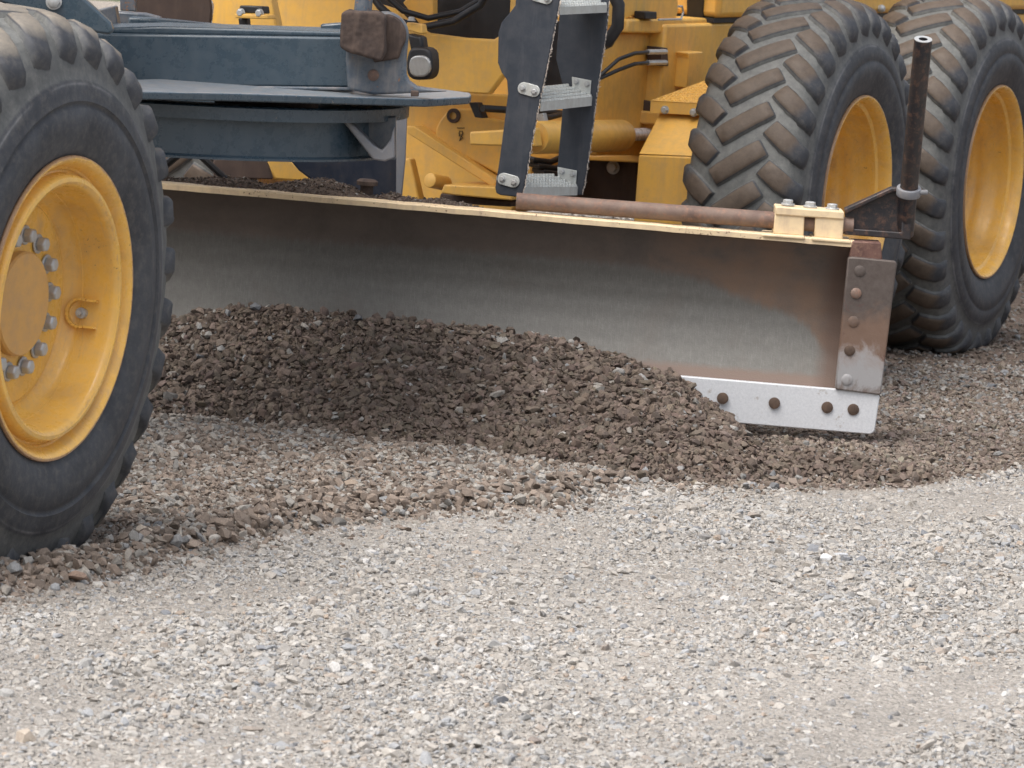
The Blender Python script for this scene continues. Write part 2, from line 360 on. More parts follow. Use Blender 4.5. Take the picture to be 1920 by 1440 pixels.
def tyre_mesh(NP, mat, prof, lh):
    global PROF, PP, PD
    PROF = prof; PP, PD = prof_at(); k_ = prof[3][0]/.16
    bm = bmesh.new(); zl = bm.verts.layers.float.new('zone')
    def V(u, ph, h, z):
        p, n = P(u); p = p+n*h
        v = bm.verts.new((p.x, -p.y*cos(ph), p.y*sin(ph))); v[zl] = z; return v
    us = [0, .04, .08, .115, .15, .17, .19, .205, .222, .238, .2485, .257, .268, .285, .305, .328, .34, .36, .385, .41, .435, .455, .475]
    us = [0, .03, .06, .09, .115, .135]
    for i in range(3, len(PD)):
        k = max(1, int((PD[i]-PD[i-1])/.016)); us += [PD[i-1]+(PD[i]-PD[i-1])*j/k for j in range(k) if PD[i-1]+(PD[i]-PD[i-1])*j/k > .142]
    us += [PD[-1]]; us = [-u for u in reversed(us[1:])]+us
    SEG = 150; cols = []
    for u in us:
        z = .0 if abs(u) < PD[3]+.01 else (.15 if abs(u) < PD[4]+.01 else (.22 if P(u)[0].y > .523 else .5))
        cols.append([V(u, 2*pi*k/SEG, 0, z) for k in range(SEG)])
    for a, b in zip(cols, cols[1:]):
        for k in range(SEG): bm.faces.new([a[k], a[(k+1) % SEG], b[(k+1) % SEG], b[k]])
    pit = 2*pi/NP
    def lug(cl, half, ph0, h=.026, zend=1.0, taper=None):
        rows = []
        # resample centre line
        pts = []
        for (u0, a0), (u1, a1) in zip(cl, cl[1:]):
            n = max(1, int(abs(u1-u0)/.022))
            pts += [(u0+(u1-u0)*i/n, a0+(a1-a0)*i/n) for i in range(n)]
        pts.append(cl[-1]); m = len(pts)
        sg_ = 1 if pts[-1][0] > pts[0][0] else -1
        def frame(i):
            a0, a1 = pts[max(0, i-1)], pts[min(m-1, i+1)]; tu, ta = a1[0]-a0[0], a1[1]-a0[1]; l = math.hypot(tu, ta); tu /= l; ta /= l
            return (tu, ta), (-ta*sg_, tu*sg_)
        meta = []
        for i, (u, a) in enumerate(pts):
            t = i/(m-1); hh = half*(1 if taper is None else 1+(taper-1)*t)
            fall = 1.0
            if taper is not None and t > .8: fall = 1-(t-.8)/.2*.7
            z = zend if abs(u) < PD[3]-.005 else max(.5, zend-(abs(u)-PD[3]+.005)*16)
            ht = h*fall+mnoise.noise(Vector((u*20, ph0*5, a*30)))*.0015
            zb = .0 if abs(u) < PD[3]+.01 else .25
            tg_, nm = frame(i)
            if i in (0, m-1): ht *= .93; hh *= .93
            row = []; ds = [(-hh-.008, -.004, zb), (-hh-.003, ht*.55, zb+.15), (-hh+.001, ht-.004, z-.1), (-hh+.009, ht, z), (hh-.009, ht, z), (hh-.001, ht-.004, z-.1), (hh+.003, ht*.55, zb+.15), (hh+.008, -.004, zb)]
            wob = 1+.05*mnoise.noise(Vector((u*25, ph0*9, 3)))
            for da, hgt, zz in ds: row.append(V(u+nm[0]*da*wob, ph0+(a+nm[1]*da*wob)/RT, hgt, zz))
            rows.append(row); meta.append((u, a, ds, nm, tg_))
        for r0, r1 in zip(rows, rows[1:]):
            for k in range(7): bm.faces.new([r0[k], r0[k+1], r1[k+1], r1[k]])
        for e, sg in ((0, -1), (-1, 1)):
            u, a, ds, nm, tg_ = meta[e]; low = []
            for da, hgt, zz in ds[1:-1]:
                low.append(V(u+nm[0]*da+tg_[0]*.010*sg, ph0+(a+nm[1]*da+tg_[1]*.010*sg)/RT, -.005, .0 if abs(u) < PD[3] else .25))
            r = rows[e]
            bm.faces.new([r[0], r[1], low[0]]); bm.faces.new([r[7], low[-1], r[6]])
            for k in range(5): bm.faces.new([r[k+1], r[k+2], low[k+1], low[k]])
    for i in range(NP):
        p0 = i*pit
        lug([(-.075*k_, -.056*k_), (.075*k_, .056*k_)], .0305, p0, lh)
        lug([(.090*k_, -.008), (.150*k_, -.054), (.190*k_, -.078), (.246*k_, -.092)], .0310, p0, lh, taper=1.12)
        lug([(-.090*k_, .008), (-.150*k_, .054), (-.190*k_, .078), (-.246*k_, .092)], .0310, p0, lh, taper=1.12)
    for v in bm.verts:                                     # the tyre flattens where it carries the machine
        lim = -WC+.004
        if v.co.z < lim:
            o = lim-v.co.z; v.co.z = lim-o*.08; v.co.x *= 1+o*.9
    bmesh.ops.recalc_face_normals(bm, faces=bm.faces)
    me = bpy.data.meshes.new('tyre'); bm.to_mesh(me); bm.free()
    me.polygons.foreach_set('use_smooth', [True]*len(me.polygons)); me.set_sharp_from_angle(angle=radians(62))
    me.materials.append(M[mat]); return me
TYRE = tyre_mesh(31, 'rubber', PROF_REAR, .018); TYREF = tyre_mesh(30, 'rubberfront', PROF_FRONT, .021)
def lathe_mesh(name, prof, mat, seg=96):
    m = MB().lathe(prof, (0, 0, 0), (1, 0, 0), seg); o = m.build(name, mat); me = o.data; bpy.data.objects.remove(o); return me
BACK = [(.30, -.19), (.345, -.198), (.335, -.186)]
RIMF = lathe_mesh('wheel', [(0, .080), (.232, .080), (.239, .074), (.245, .074), (.250, .082), (.262, .095), (.267, .108), (.268, .1135), (.270, .114), (.271, .118), (.276, .150), (.280, .172), (.281, .186), (.285, .196), (.293, .201), (.302, .199), (.307, .192), (.309, .178), (.312, .168), (.318, .166), (.326, .178), (.334, .192), (.339, .201), (.345, .205), (.351, .204), (.353, .198), (.350, .190), (.338, .184), (.318, .17), (.31, .10), (.31, -.15), (.34, -.19)], 'rimyellow')
RIMR = lathe_mesh('wheel', [(0, -.12), (.275, -.12), (.280, -.10), (.284, -.03), (.288, .02), (.296, .030), (.300, .05), (.302, .085), (.312, .098), (.315, .13), (.318, .155), (.329, .162), (.332, .182), (.338, .199), (.345, .205), (.351, .204), (.353, .198), (.350, .190), (.338, .184), (.325, .12), (.31, .10), (.31, -.15), (.34, -.19)], 'rimyellow')
def wheel(n, s, mesh, label, flip=False, camber=0):
    w = bpy.data.objects.new('wheel', mesh); COL.objects.link(w); w.parent = G
    w.location = (n, s, WC); w.rotation_euler = (0, camber, pi if flip else 0)
    w['label'] = label
    t = bpy.data.objects.new('tyre', TYREF if mesh is RIMF else TYRE); COL.objects.link(t); t.parent = w
    return w
fw = wheel(-.205, 0, RIMF, 'front wheel with a bolted yellow rim', camber=radians(.5))
MB().lathe([(0, .081), (.121, .081), (.121, .100), (.117, .105), (0, .105)], seg=56).build('hub_cap', 'dustyellow', fw)
for k in range(14):
    a = radians(6+k*360/14)
    nut((.081, .158*cos(a), .158*sin(a)), (1, 0, 0), .0178, .028).build('wheel_nut', 'bolt', fw, .002)
# valve guard welded to the dish, open towards the rim
vg = MB(); c0 = Vector((.119, .264, -.036))
arc = []
for i in range(13):
    a = radians(70+220*i/12); arc.append((cos(a), sin(a)))
axo = Vector((.15, -.98, .12)).normalized(); e1 = Vector((.99, .1, 0)).normalized(); e2 = axo.cross(e1).normalized()
for (x0, y0), (x1, y1) in zip([(1.15, .94)]+arc, arc+[(1.15, -.94)]):
    def q(x, y, r, h): return c0+(e1*x+e2*y)*r+axo*h
    vg.prism([q(x0, y0, .030, -.016), q(x1, y1, .030, -.016), q(x1, y1, .030, .022), q(x0, y0, .030, .022)], (e1*(x0+x1)+e2*(y0+y1))*.5*.006)
vg.build('valve_guard', 'rimyellow', fw)
MB().tube([c0-axo*.01, c0+axo*.012], .013, 12).tube([c0+axo*.01, c0+axo*.03], .006, 10).build('valve', 'bolt', fw)
SM = 5.692; SRR = SM+1.55
wheel(-.205, SM, RIMR, 'deep dished middle wheel behind the blade end')
wheel(-.205, SRR, RIMR, 'deep dished rearmost wheel')
wheel(-2.25, SM, RIMR, 'far side middle wheel', True)
wheel(-2.25, SRR, RIMR, 'far side rearmost wheel', True)

# --- blade ---------------------------------------------------------------
XL, XR = -2.55, 1.105
def zoff(x): return -.0105*(x-1.0)+.000
def BY(x): return 15.0+(1.0-x)*.02
mp = [(0, .155), (.035, .20), (.066, .255), (.088, .315), (.098, .375), (.092, .435), (.072, .495), (.036, .555), (-.002, .600)]
bm = bmesh.new(); uvl = bm.loops.layers.uv.new('UVMap')
prof = []
for i in range(len(mp)-1):
    for k in range(3): t = k/3; prof.append((mp[i][0]*(1-t)+mp[i+1][0]*t, mp[i][1]*(1-t)+mp[i+1][1]*t))
prof.append(mp[-1])
xs = [XL+(1.04-XL)*i/60 for i in range(61)]
grid = [[bm.verts.new(w2l((x, BY(x)+y, z+zoff(x)))) for y, z in prof] for x in xs]
gb = [[bm.verts.new(w2l((x, BY(x)+y+.022, z+zoff(x)))) for y, z in prof] for x in xs]
nn = len(prof)
for i in range(60):
    for j in range(nn-1):
        f = bm.faces.new([grid[i][j], grid[i+1][j], grid[i+1][j+1], grid[i][j+1]])
        for l, (a, b) in zip(f.loops, ((i, j), (i+1, j), (i+1, j+1), (i, j+1))): l[uvl].uv = (xs[a], b/(nn-1))
        bm.faces.new([gb[i][j], gb[i][j+1], gb[i+1][j+1], gb[i+1][j]])
    bm.faces.new([grid[i][nn-1], grid[i+1][nn-1], gb[i+1][nn-1], gb[i][nn-1]])
    bm.faces.new([grid[i][0], gb[i][0], gb[i+1][0], grid[i+1][0]])
for e in (0, 60):
    for j in range(nn-1): bm.faces.new([grid[e][j], grid[e][j+1], gb[e][j+1], gb[e][j]] if e == 0 else [grid[e][j+1], grid[e][j], gb[e][j], gb[e][j+1]])
me = bpy.data.meshes.new('blade'); bm.to_mesh(me); bm.free()
blade = link('blade', me, 'moldboard', G); me.polygons.foreach_set('use_smooth', [True]*len(me.polygons)); me.set_sharp_from_angle(angle=radians(40))
blade['label'] = 'long scoured steel grader blade with a worn yellow top edge'
Yh = Vector((-ST, CT, 0)); FRONT = -Yh
# top rail: pale worn paint, slightly wavy
tr = MB(); n = 70; rows = []
for i in range(n+1):
    x = XL+(1.012-XL)*i/n; j = mnoise.noise(Vector((x*9, 0, 0)))*.0035+mnoise.noise(Vector((x*31, 0, 5)))*.002
    y0 = BY(x)-.012+j; z1 = .617+zoff(x)+mnoise.noise(Vector((x*12, 3, 0)))*.0015
    dip = -.0 if x < .93 else (x-.93)*-.0
    rows.append([tr.bm.verts.new(w2l(p)) for p in ((x, y0, z1-.019+dip), (x, y0, z1-.004+dip), (x, y0+.005, z1+dip), (x, y0+.075, z1+dip), (x, y0+.075, z1-.022))])
for a, b in zip(rows, rows[1:]):
    for k in range(5): tr.bm.faces.new([a[k], b[k], b[(k+1) % 5], a[(k+1) % 5]])
tr.bm.faces.new(rows[0]); tr.bm.faces.new(rows[-1])
tr.build('top_edge', 'paleyellow', blade)
# end block, end plate and cutting edge
MB().px([(1598, 452), (1652, 455), (1655, 489), (1592, 484)], 'Y', 14.985, .10).build('end_block', 'rustblock', blade, .004)
MB().px([(1590, 483), (1600, 482), (1679, 490), (1682, 494), (1652, 738), (1650, 741), (1566, 730)], 'Y', 14.962, .03).build('end_plate', 'endplate', blade, .004)
MB().prism([w2l((1.035, 14.993, .16)), w2l((1.035, 14.993, .56)), w2l((1.035, 15.06, .58)), w2l((1.035, 15.11, .38)), w2l((1.035, 15.06, .2))], w2l((1.085, 14.993, .16))-w2l((1.035, 14.993, .16))).build('end_rib', 'rustblock', blade, .003)
pr = aY(1650, 740, 14.972); corner = []
zt = .168; zb0 = .040
ce = []
for x, z in ([(XL, zb0+zoff(XL)), (1.085, zb0), (1.094, zb0+.004), (1.100, zb0+.014), (1.106, .155), (1.1, zt), (XL, zt+zoff(XL))]): ce.append(w2l((x, 14.972+(1.0-x)*.02, z)))
MB().prism(ce, Yh*.022).build('cutting_edge', 'edge', blade, .003)
for q in [(1355, 747), (1452, 756), (1551, 764), (1600, 768)]+[]:
    dome(aY(q[0], q[1], 14.968), FRONT, .0175, .0025).build('plow_bolt', 'boltbrown', blade)
for i in range(9):
    x = .40-.152*(i+1); dome(w2l((x, 14.968+(1-x)*.02, .108+zoff(x))), FRONT, .0175, .0025).build('plow_bolt', 'boltbrown', blade)
for i, q in enumerate([(1605, 550), (1600, 603), (1593, 657), (1588, 712), (1612, 508)]):
    dome(aY(q[0], q[1], 14.960), FRONT, .0165, .003 if i else .006).build('plate_bolt', ['rustpipe', 'endplate', 'boltbrown', 'endplate', 'endplate'][i], blade)

# pipe, clamp and marker pole on the blade's top
pipeA, pipeB = aY(968, 377, 15.07), aY(1600, 424, 15.05)
MB().tube([pipeA, pipeB], .0255, 24).build('side_shift_pipe', 'rustpipe', G)
cl = MB()
cl.px([(1454, 392), (1509, 396), (1507, 443), (1450, 438)], 'Y', 15.01, .11)
cl.px([(1529, 398), (1583, 402), (1580, 450), (1527, 445)], 'Y', 15.01, .11)
cl.px([(1454, 387), (1583, 397), (1583, 412), (1454, 403)], 'Y', 15.005, .12)
cl.px([(1432, 438), (1509, 443), (1509, 450), (1430, 444)], 'Y', 14.985, .14).px([(1522, 445), (1596, 451), (1596, 458), (1522, 452)], 'Y', 14.985, .14)
clo = cl.build('pipe_clamp', 'paleyellow', G, .004)
for q in [(1477, 385), (1519, 389), (1560, 393)]:
    c = aY(q[0], q[1], 15.06); MB().lathe([(0, 0), (.021, 0), (.021, .006), (.0, .006)], c, (0, 0, 1), 18).lathe([(0, .006), (.016, .006), (.016, .016), (.012, .018), (0, .018)], c-Vector((0, 0, .0)), (0, 0, 1), 6).build('clamp_bolt', 'bolt', clo, .001)
br = MB()
br.px([(1583, 428), (1690, 436), (1692, 372), (1710, 372), (1707, 450), (1583, 440)], 'Y', 15.03, .05)
br.px([(1584, 398), (1672, 357), (1712, 356), (1712, 360), (1706, 440), (1586, 430)], 'Y', 15.05, .012)
br.px([(1584, 392), (1672, 352), (1690, 354), (1690, 359), (1674, 360), (1586, 401)], 'Y', 15.025, .06)
bro = br.build('pole_bracket', 'rustpole', G, .003); bro['label'] = 'black rusty triangular pole bracket on the blade end'
pa, pb = aY(1696, 440, 15.07), aY(1731, 74, 14.86); d = (pb-pa).normalized()
pm = MB().tube([pa, pb], .0268, 24, caps=False)
pm.lathe([(.0268, 0), (.013, 0), (.013, -.05), (0, -.05)], pb, d, 24)
po = pm.build('marker_pole', 'rustpole', G)
MB().lathe([(.0268, -.001), (.0268, .0015), (.0135, .0015), (.0135, -.001)], pb, d, 24).build('cut_end', 'bolt', po)
rc = pa.lerp(pb, .225)
rg = MB().lathe([(.0275, -.013), (.036, -.013), (.0375, -.009), (.0375, .009), (.036, .013), (.0275, .013)], rc, d, 28)
rg.tube([rc+Vector((.03, 0, 0)), rc+Vector((.056, .012, .002))], .008, 10)
rg.build('pole_collar', 'palegrey', G, .001)

# --- drawbar and circle ---------------------------------------------------
CX, CY = -1.15, 14.34; CR = .80
zc = wY(500, 200, 13.72)[2]
def ringprof(z0, z1, r0, r1): return [(r0, z0), (r1, z0), (r1, z1), (r0, z1), (r0, z0)]
cc = w2l((CX, CY, 0))
zring_t = zc; zring_b = wY(500, 226, 13.72)[2]; zdr_b = wY(500, 303, 13.70)[2]
ring = MB().lathe([(CR-.2, zring_t-.004), (CR-.006, zring_t), (CR, zring_t-.004), (CR, zring_b), (CR-.05, zring_b-.002)], cc, (0, 0, 1), 120)
ring.lathe([(CR-.05, zring_b), (CR-.045, zdr_b+.012), (CR-.03, zdr_b+.006), (CR-.03, zdr_b), (CR-.2, zdr_b), (CR-.2, zring_t-.004)], cc, (0, 0, 1), 120)
ro = ring.build('turning_circle', 'blue', G); ro['label'] = 'dark blue-grey turning circle carrying the blade'
# drive shoes between ring and drawbar plate
MB().px([(402, 188), (596, 193), (596, 203), (402, 199)], 'Y', 13.80, .05).px([(262, 183), (312, 186), (312, 193), (262, 192)], 'Y', 13.80, .05).build('wear_strip', 'mud', G)
# rib and outer lug of the circle
rb = MB(); A1 = aY(640, 226, 13.93); A2 = aY(690, 292, 13.93); A3 = aY(722, 302, 13.98); A4 = aY(738, 296, 14.02); A5 = aY(733, 255, 14.02); A6 = aY(664, 224, 14.0)
rb.px([(640, 224), (652, 224), (700, 272), (716, 282), (732, 262), (738, 240), (740, 296), (722, 303), (700, 300)], 'Y', 13.92, .10)
rb.build('circle_rib', 'palegrey', ro, .006)
MB().px([(655, 222), (742, 219), (742, 300), (690, 296)], 'Y', 14.06, .06).build('circle_web', 'bluedusty', ro, .004)
ar = MB().px([(742, 192), (764, 192), (760, 300), (752, 382), (742, 382), (743, 300)], 'Y', 15.45, .05)
aro = ar.build('lift_arm', 'galv', G, .004); aro.data.materials.clear(); aro.data.materials.append(M['palegrey'])
MB().px([(540, 296), (748, 296), (752, 392), (640, 392), (600, 350), (560, 320)], 'Y', 15.55, .06).build('blade_carrier', 'navy', G, .006)
bc = aY(688, 352, 15.17)
MB().lathe([(.020, -.05), (.020, .006), (.032, .008), (.033, .020), (.024, .026), (0, .027)], bc-Vector((0, 0, .0)), (0, 0, 1), 20).build('grease_cap', 'mud', G)
# drawbar beam
zt_ = wY(430, 53, 14.05)[2]; beam = MB()
beam.px([(170, 62), (300, 64), (655, 70), (662, 165), (200, 160), (165, 150)], 'Y', 13.98, .30)
beam.px([(170, 52), (300, 49), (660, 60), (655, 71), (300, 66), (170, 62)], 'Y', 14.00, .27)
beam.px([(240, 32), (300, 36), (480, 54), (480, 66), (240, 60)], 'Y', 14.6, .10)
beo = beam.build('drawbar', 'blue', G, .013, seg=3); beo['label'] = 'dark blue-grey drawbar beam above the turning circle'
# drawbar foot plate, a horizontal plate tapering to a tip on the right
zp = wY(560, 178, 13.70)[2]
out = [(225, 171), (440, 175), (700, 183), (800, 186), (880, 181), (884, 178), (882, 174), (800, 163), (762, 158), (700, 152), (300, 148), (210, 150)]
MB().prism([aZ(x, y, zp) for x, y in out], (0, 0, -.022)).build('foot_plate', 'blue', beo, .004); M['sheentop'] = paint('sky_sheen_top_face', (.17, .21, .25), dust=(.36, .32, .29), dustamt=.6, rough=.35, chipamt=.6, chip=(.22, .15, .10)); fpm = [o for o in beo.children if o.name.startswith('foot_plate')][0].data; fpm.materials.append(M['sheentop'])  # paler top face: sky sheen painted into the colour, plus some dust
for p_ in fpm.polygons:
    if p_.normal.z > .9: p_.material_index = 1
MB().px([(262, 159), (662, 164), (662, 170), (262, 165)], 'Y', 13.955, .02).build('weld_bead', 'bluedusty', beo, .003)
# ball bracket for the lift cylinder
bb = MB()
op = [(652, 168)]+[(648, 110), (650, 60), (680, 30)]+[(722+44*cos(radians(a)), 66-44*sin(radians(a))) for a in range(110, -20, -13)]+[(762, 110), (762, 140), (768, 152), (782, 162), (840, 172), (700, 178)]
bb.px(op, 'Y', 13.92, .055)
bbo = bb.build('ball_bracket', 'bluedusty', G, .008, seg=3)
bk = MB()
bk.px([(640, 24), (652, 20), (708, 22), (722, 32), (722, 100), (714, 116), (690, 108), (650, 98), (636, 88), (638, 60)], 'Y', 13.80, .12)
o = bk.build('ball_cap', 'mud', bbo, .007, seg=2)
rm = o.modifiers.new('rm', 'REMESH'); rm.mode = 'VOXEL'; rm.voxel_size = .004; rm.use_smooth_shade = True
for sc_, st_ in ((.05, .005), (.012, .0028)):
    tx = bpy.data.textures.new('clods', 'CLOUDS'); tx.noise_scale = sc_
    dm = o.modifiers.new('dsp', 'DISPLACE'); dm.texture = tx; dm.strength = st_; dm.mid_level = .5
MB().px([(700, 30)]+[(722+40*cos(radians(a)), 66-40*sin(radians(a))) for a in range(80, -50, -13)]+[(748, 110), (700, 118)], 'Y', 13.905, .02).build('mud_crust', 'mud', bbo, .006)
cr = wY(679, 36, 13.86)
MB().lathe([(0, 0), (.030, 0), (.026, .02), (.0245, .03), (.0245, .14), (.029, .15), (.029, .7), (0, .7)], w2l(cr)-Vector((0, 0, .01)), (0.02, 0, 1), 28).build('lift_cylinder', 'bluedusty', G)
MB().px([(600, 46), (655, 42), (655, 64), (604, 60)], 'Y', 14.2, .06).build('bracket_ear', 'blue', G, .006)
for q in [(776, 176)]:
    MB().px([(770, 170), (785, 171), (785, 181), (770, 181)], 'Y', 13.72, .03).build('lock_block', 'mud', beo, .002)
dome(aY(700, 141, 13.915), FRONT, .016, .004).build('plug', 'rustpipe', bbo)
# plate over the front tyre and front frame pieces
MB().px([(-120, -60), (60, -60), (130, -28), (207, 42), (212, 58), (206, 65), (182, 62), (100, 36), (0, 4), (-120, -20)], 'Y', 12.75, .05).build('lean_arm_plate', 'blue', G, .01, seg=3)
nut(aY(101, 3, 12.745), FRONT, .016, .014).build('plate_bolt', 'bolt', G)
MB().px([(176, 20), (215, 12), (222, 50), (200, 50)], 'Y', 14.3, .1).build('frame_bracket', 'bluedusty', G, .004)
MB().px([(213, 22), (270, 26), (300, 34), (292, 50), (214, 52)], 'Y', 14.7, .1).build('frame_bracket', 'bluedusty', G, .004)
MB().px([(225, -30), (252, -30), (256, 22), (225, 20)], 'Y', 14.9, .05).build('hose_guard', 'bluedusty', G, .004)
# gooseneck frame, cab and hood above the picture: they shade what is below
MB().box((-1.42, -.5, 1.70), (-1.02, 4.3, 2.05)).build('gooseneck', 'yellow', G, .03)
MB().box((-1.36, .36, .88), (-1.08, 2.3, 1.10)).build('drawbar_neck', 'blue', G, .02)
MB().box((-1.40, -.45, .82), (-1.04, .25, 1.699)).build('front_pedestal', 'yellow', G, .03)
MB().box((-1.5, -.35, .45), (-1.0, .35, .80)).box((-2.0, -.12, .5), (-.45, .12, .68)).build('front_axle', 'blue', G, .02)
MB().box((-1.85, 3.9, 2.0), (-.65, 5.2, 3.3)).build('cab', 'yellow', G, .05)

# --- articulation area ------------------------------------------------------
fp = MB().px([(470, -60), (500, 56), (660, 62), (748, 168), (916, 177), (945, 138), (972, 60), (978, -60), (958, -60), (955, 22), (945, 62), (925, 74), (870, 71), (800, 62), (768, 46), (740, 18), (700, 5), (692, -60)], 'S', 4.62, .04)
fpo = fp.build('hinge_plate', 'yellow', G, .006); fpo['label'] = 'yellow upright plate with a dark rounded opening'
MB().px([(660, -60), (980, -60), (980, 110), (660, 110)], 'S', 4.95, .05).build('dark_backing', 'black', G, .004)  # plain black plate filling the rounded opening from behind
MB().px([(755, 5), (800, -40), (812, -40), (812, 50), (790, 50)], 'S', 4.78, .04).build('inner_rib', 'yellow', G, .004)
hs = [aS(690, -20, 4.5), aS(712, 12, 4.5), aS(742, 38, 4.5), aS(790, 52, 4.55), aS(850, 40, 4.6), aS(900, 10, 4.6), aS(930, -40, 4.6)]
MB().tube(hs, .012, 10).tube([p+Vector((0, .05, .03)) for p in hs], .010, 10).build('hydraulic_hose', 'black', G)
# left yellow pieces above the drawbar
MB().px([(378, -40), (400, 10), (396, 46), (470, 56), (520, 56), (500, -40)], 'S', 3.9, .05).build('yoke_plate', 'yellow', G, .006)
MB().px([(441, 26), (500, 28), (503, 36), (441, 34)], 'S', 3.7, .06).build('valve_shelf', 'yellow', G, .003)
vb = MB().px([(449, 10), (492, 12), (494, 26), (447, 24)], 'S', 3.72, .05); vb.px([(446, 34), (462, 34), (464, 54), (448, 52)], 'S', 3.74, .03)
vb.build('valve_block', 'black', G, .004)
for q in [(452, 24), (487, 25)]: nut(aS(q[0], q[1], 3.71), (0, -1, 0), .011, .012).build('fitting', 'bolt', G)
# lamp
lc = aS(787, 122, 4.30)
lm = MB()
lp = []
for i in range(24):
    a = 2*pi*i/24; cxn, syn = cos(a), sin(a); k = (abs(cxn)**3+abs(syn)**3)**(-1/3.)
    lp.append((785+24*cxn*k+(-4*syn*k if syn < 0 else 0)*0, 122+28*syn*k+(-6 if syn < -.5 else 0)))
lm.px(lp, 'S', 4.27, .07); lm.px([(762, 62), (790, 68), (794, 96), (770, 98)], 'S', 4.30, .05)
lo = lm.build('work_lamp', 'black', G, .010, seg=3); lo['label'] = 'small black work lamp with a ribbed glass'
lq = []
for i in range(28):
    a = 2*pi*i/28; cxn, syn = cos(a), sin(a); k = (abs(cxn)**2.6+abs(syn)**2.6)**(-1/2.6); lq.append((786+20*cxn*k, 124+20.5*syn*k))
MB().px(lq, 'S', 4.262, .02).build('lens', 'lens', lo, .006, seg=3)
MB().px([(762, 42), (790, 46), (793, 62), (790, 64), (762, 56)], 'S', 4.33, .04).build('lamp_bracket', 'yellow', lo, .003)
nut(aS(771, 46, 4.32)+Vector((0, 0, .012)), (0, 0, 1), .010, .012).build('bracket_bolt', 'bolt', lo)
# articulation casting
MB().px([(758, 190), (800, 172), (960, 178), (965, 260), (945, 300), (930, 340), (760, 236)], 'S', 4.90, .05).build('hinge_gusset', 'yellow', G, .006)
MB().px([(735, 230), (960, 260), (990, 290), (1000, 300), (1000, 330), (960, 400), (748, 400)], 'S', 5.5, .3).build('hinge_casting', 'yellow', G, .01)
MB().px([(762, 236), (776, 236), (932, 338), (926, 353), (762, 249)], 'S', 4.82, .08).build('hinge_rib', 'yellow', G, .004)
MB().px([(813, 262), (817, 241), (824, 226), (836, 211), (852, 204), (902, 204), (904, 220), (948, 227), (948, 300), (938, 330)], 'S', 4.865, .05).build('pin_plate', 'yellow', G, .006)
MB().px([(745, 296), (768, 298), (790, 392), (752, 392)], 'S', 4.8, .05).build('hinge_web', 'yellow', G, .006)
MB().px([(832, 346), (960, 352), (960, 376), (850, 366), (826, 362)], 'S', 4.72, .30).build('belly_plate', 'yellow', G, .005)
MB().px([(826, 362), (958, 378), (958, 388), (820, 380)], 'S', 4.80, .1).build('belly_shadow_bar', 'brown_steel_shade', G, .005)
c = aS(806, 338, 4.80); MB().lathe([(0, .09), (.024, .09), (.024, 0), (.012, -.004), (0, -.004)], c, (.25, 1, -.15), 20).build('pin_boss', 'yellow', G, .002)
bz = MB(); c = aS(850, 217, 4.86)
bz.lathe([(.012, .003), (.022, .003), (.024, 0), (.024, -.01)], c, (0, -1, 0), 24)
bz.build('pin_ring', 'mud', G)
hb = MB().px([(878, 192), (893, 192), (905, 222), (890, 220)], 'S', 4.72, .05); hb.build('hose_clip', 'black', G, .003)
# chalk mark on the casting
ck = MB()
for st in ([(857, 240), (871, 240)], [(861, 246), (867, 246), (867, 252), (861, 254), (868, 258), (861, 264)], [(861, 247), (861, 256)], [(868, 250), (862, 262)]):
    ck.tube([aS(x, y, 4.862) for x, y in st], .0014, 6)
ck.build('chalk_mark', 'black', G)
# articulation cylinder
def cyl(a, b, n, r, name, mat, prof=None, seg=32):
    A = aN(*a, n); B = aN(*b, n); L_ = (B-A).length
    return MB().lathe([(0, 0), (r*.97, 0), (r, .005), (r, L_-.012), (r*.96, L_-.003), (0, L_)], A, B-A, seg).build(name, mat, G)
NC = -.78
A = aN(1000, 258, NC); B = aN(1168, 254, NC); print('cyl', A, B)
cyl((1000, 258), (1166, 254), NC, .0535, 'steering_cylinder', 'yellow')
cyl((1155, 253), (1235, 251), NC, .0215, 'piston_rod', 'chrome')
ey = MB().px([(880, 247), (1000, 240), (1005, 276), (880, 272)], 'S', 4.62, .06)
ey.build('clevis', 'yellow', G, .006)
MB().px([(1002, 230), (1010, 226), (1022, 240), (1018, 262), (1006, 285), (998, 285), (1004, 262)], 'S', 4.86, .04).build('cylinder_flange', 'yellow', G, .004)
MB().px([(1112, 212), (1120, 204), (1142, 204), (1142, 224), (1112, 223)], 'S', 5.5, .05).build('port_block', 'yellow', G, .003)
c = aS(1112, 212, 5.45); MB().tube([c, c+Vector((.05, 0, 0))], .014, 12).build('port_fitting', 'bolt', G)
MB().tube([aS(905, 203, 4.7), aS(950, 206, 4.8), aS(1010, 209, 4.95), aS(1060, 214, 5.2)], .012, 10).tube([aS(1000, 216, 4.9), aS(1030, 220, 5.0), aS(1060, 212, 5.2)], .010, 10).build('cylinder_hose', 'black', G)
MB().px([(1005, 215), (1018, 212), (1022, 228), (1008, 228)], 'S', 4.82, .03).build('hose_fitting', 'bolt', G, .002)

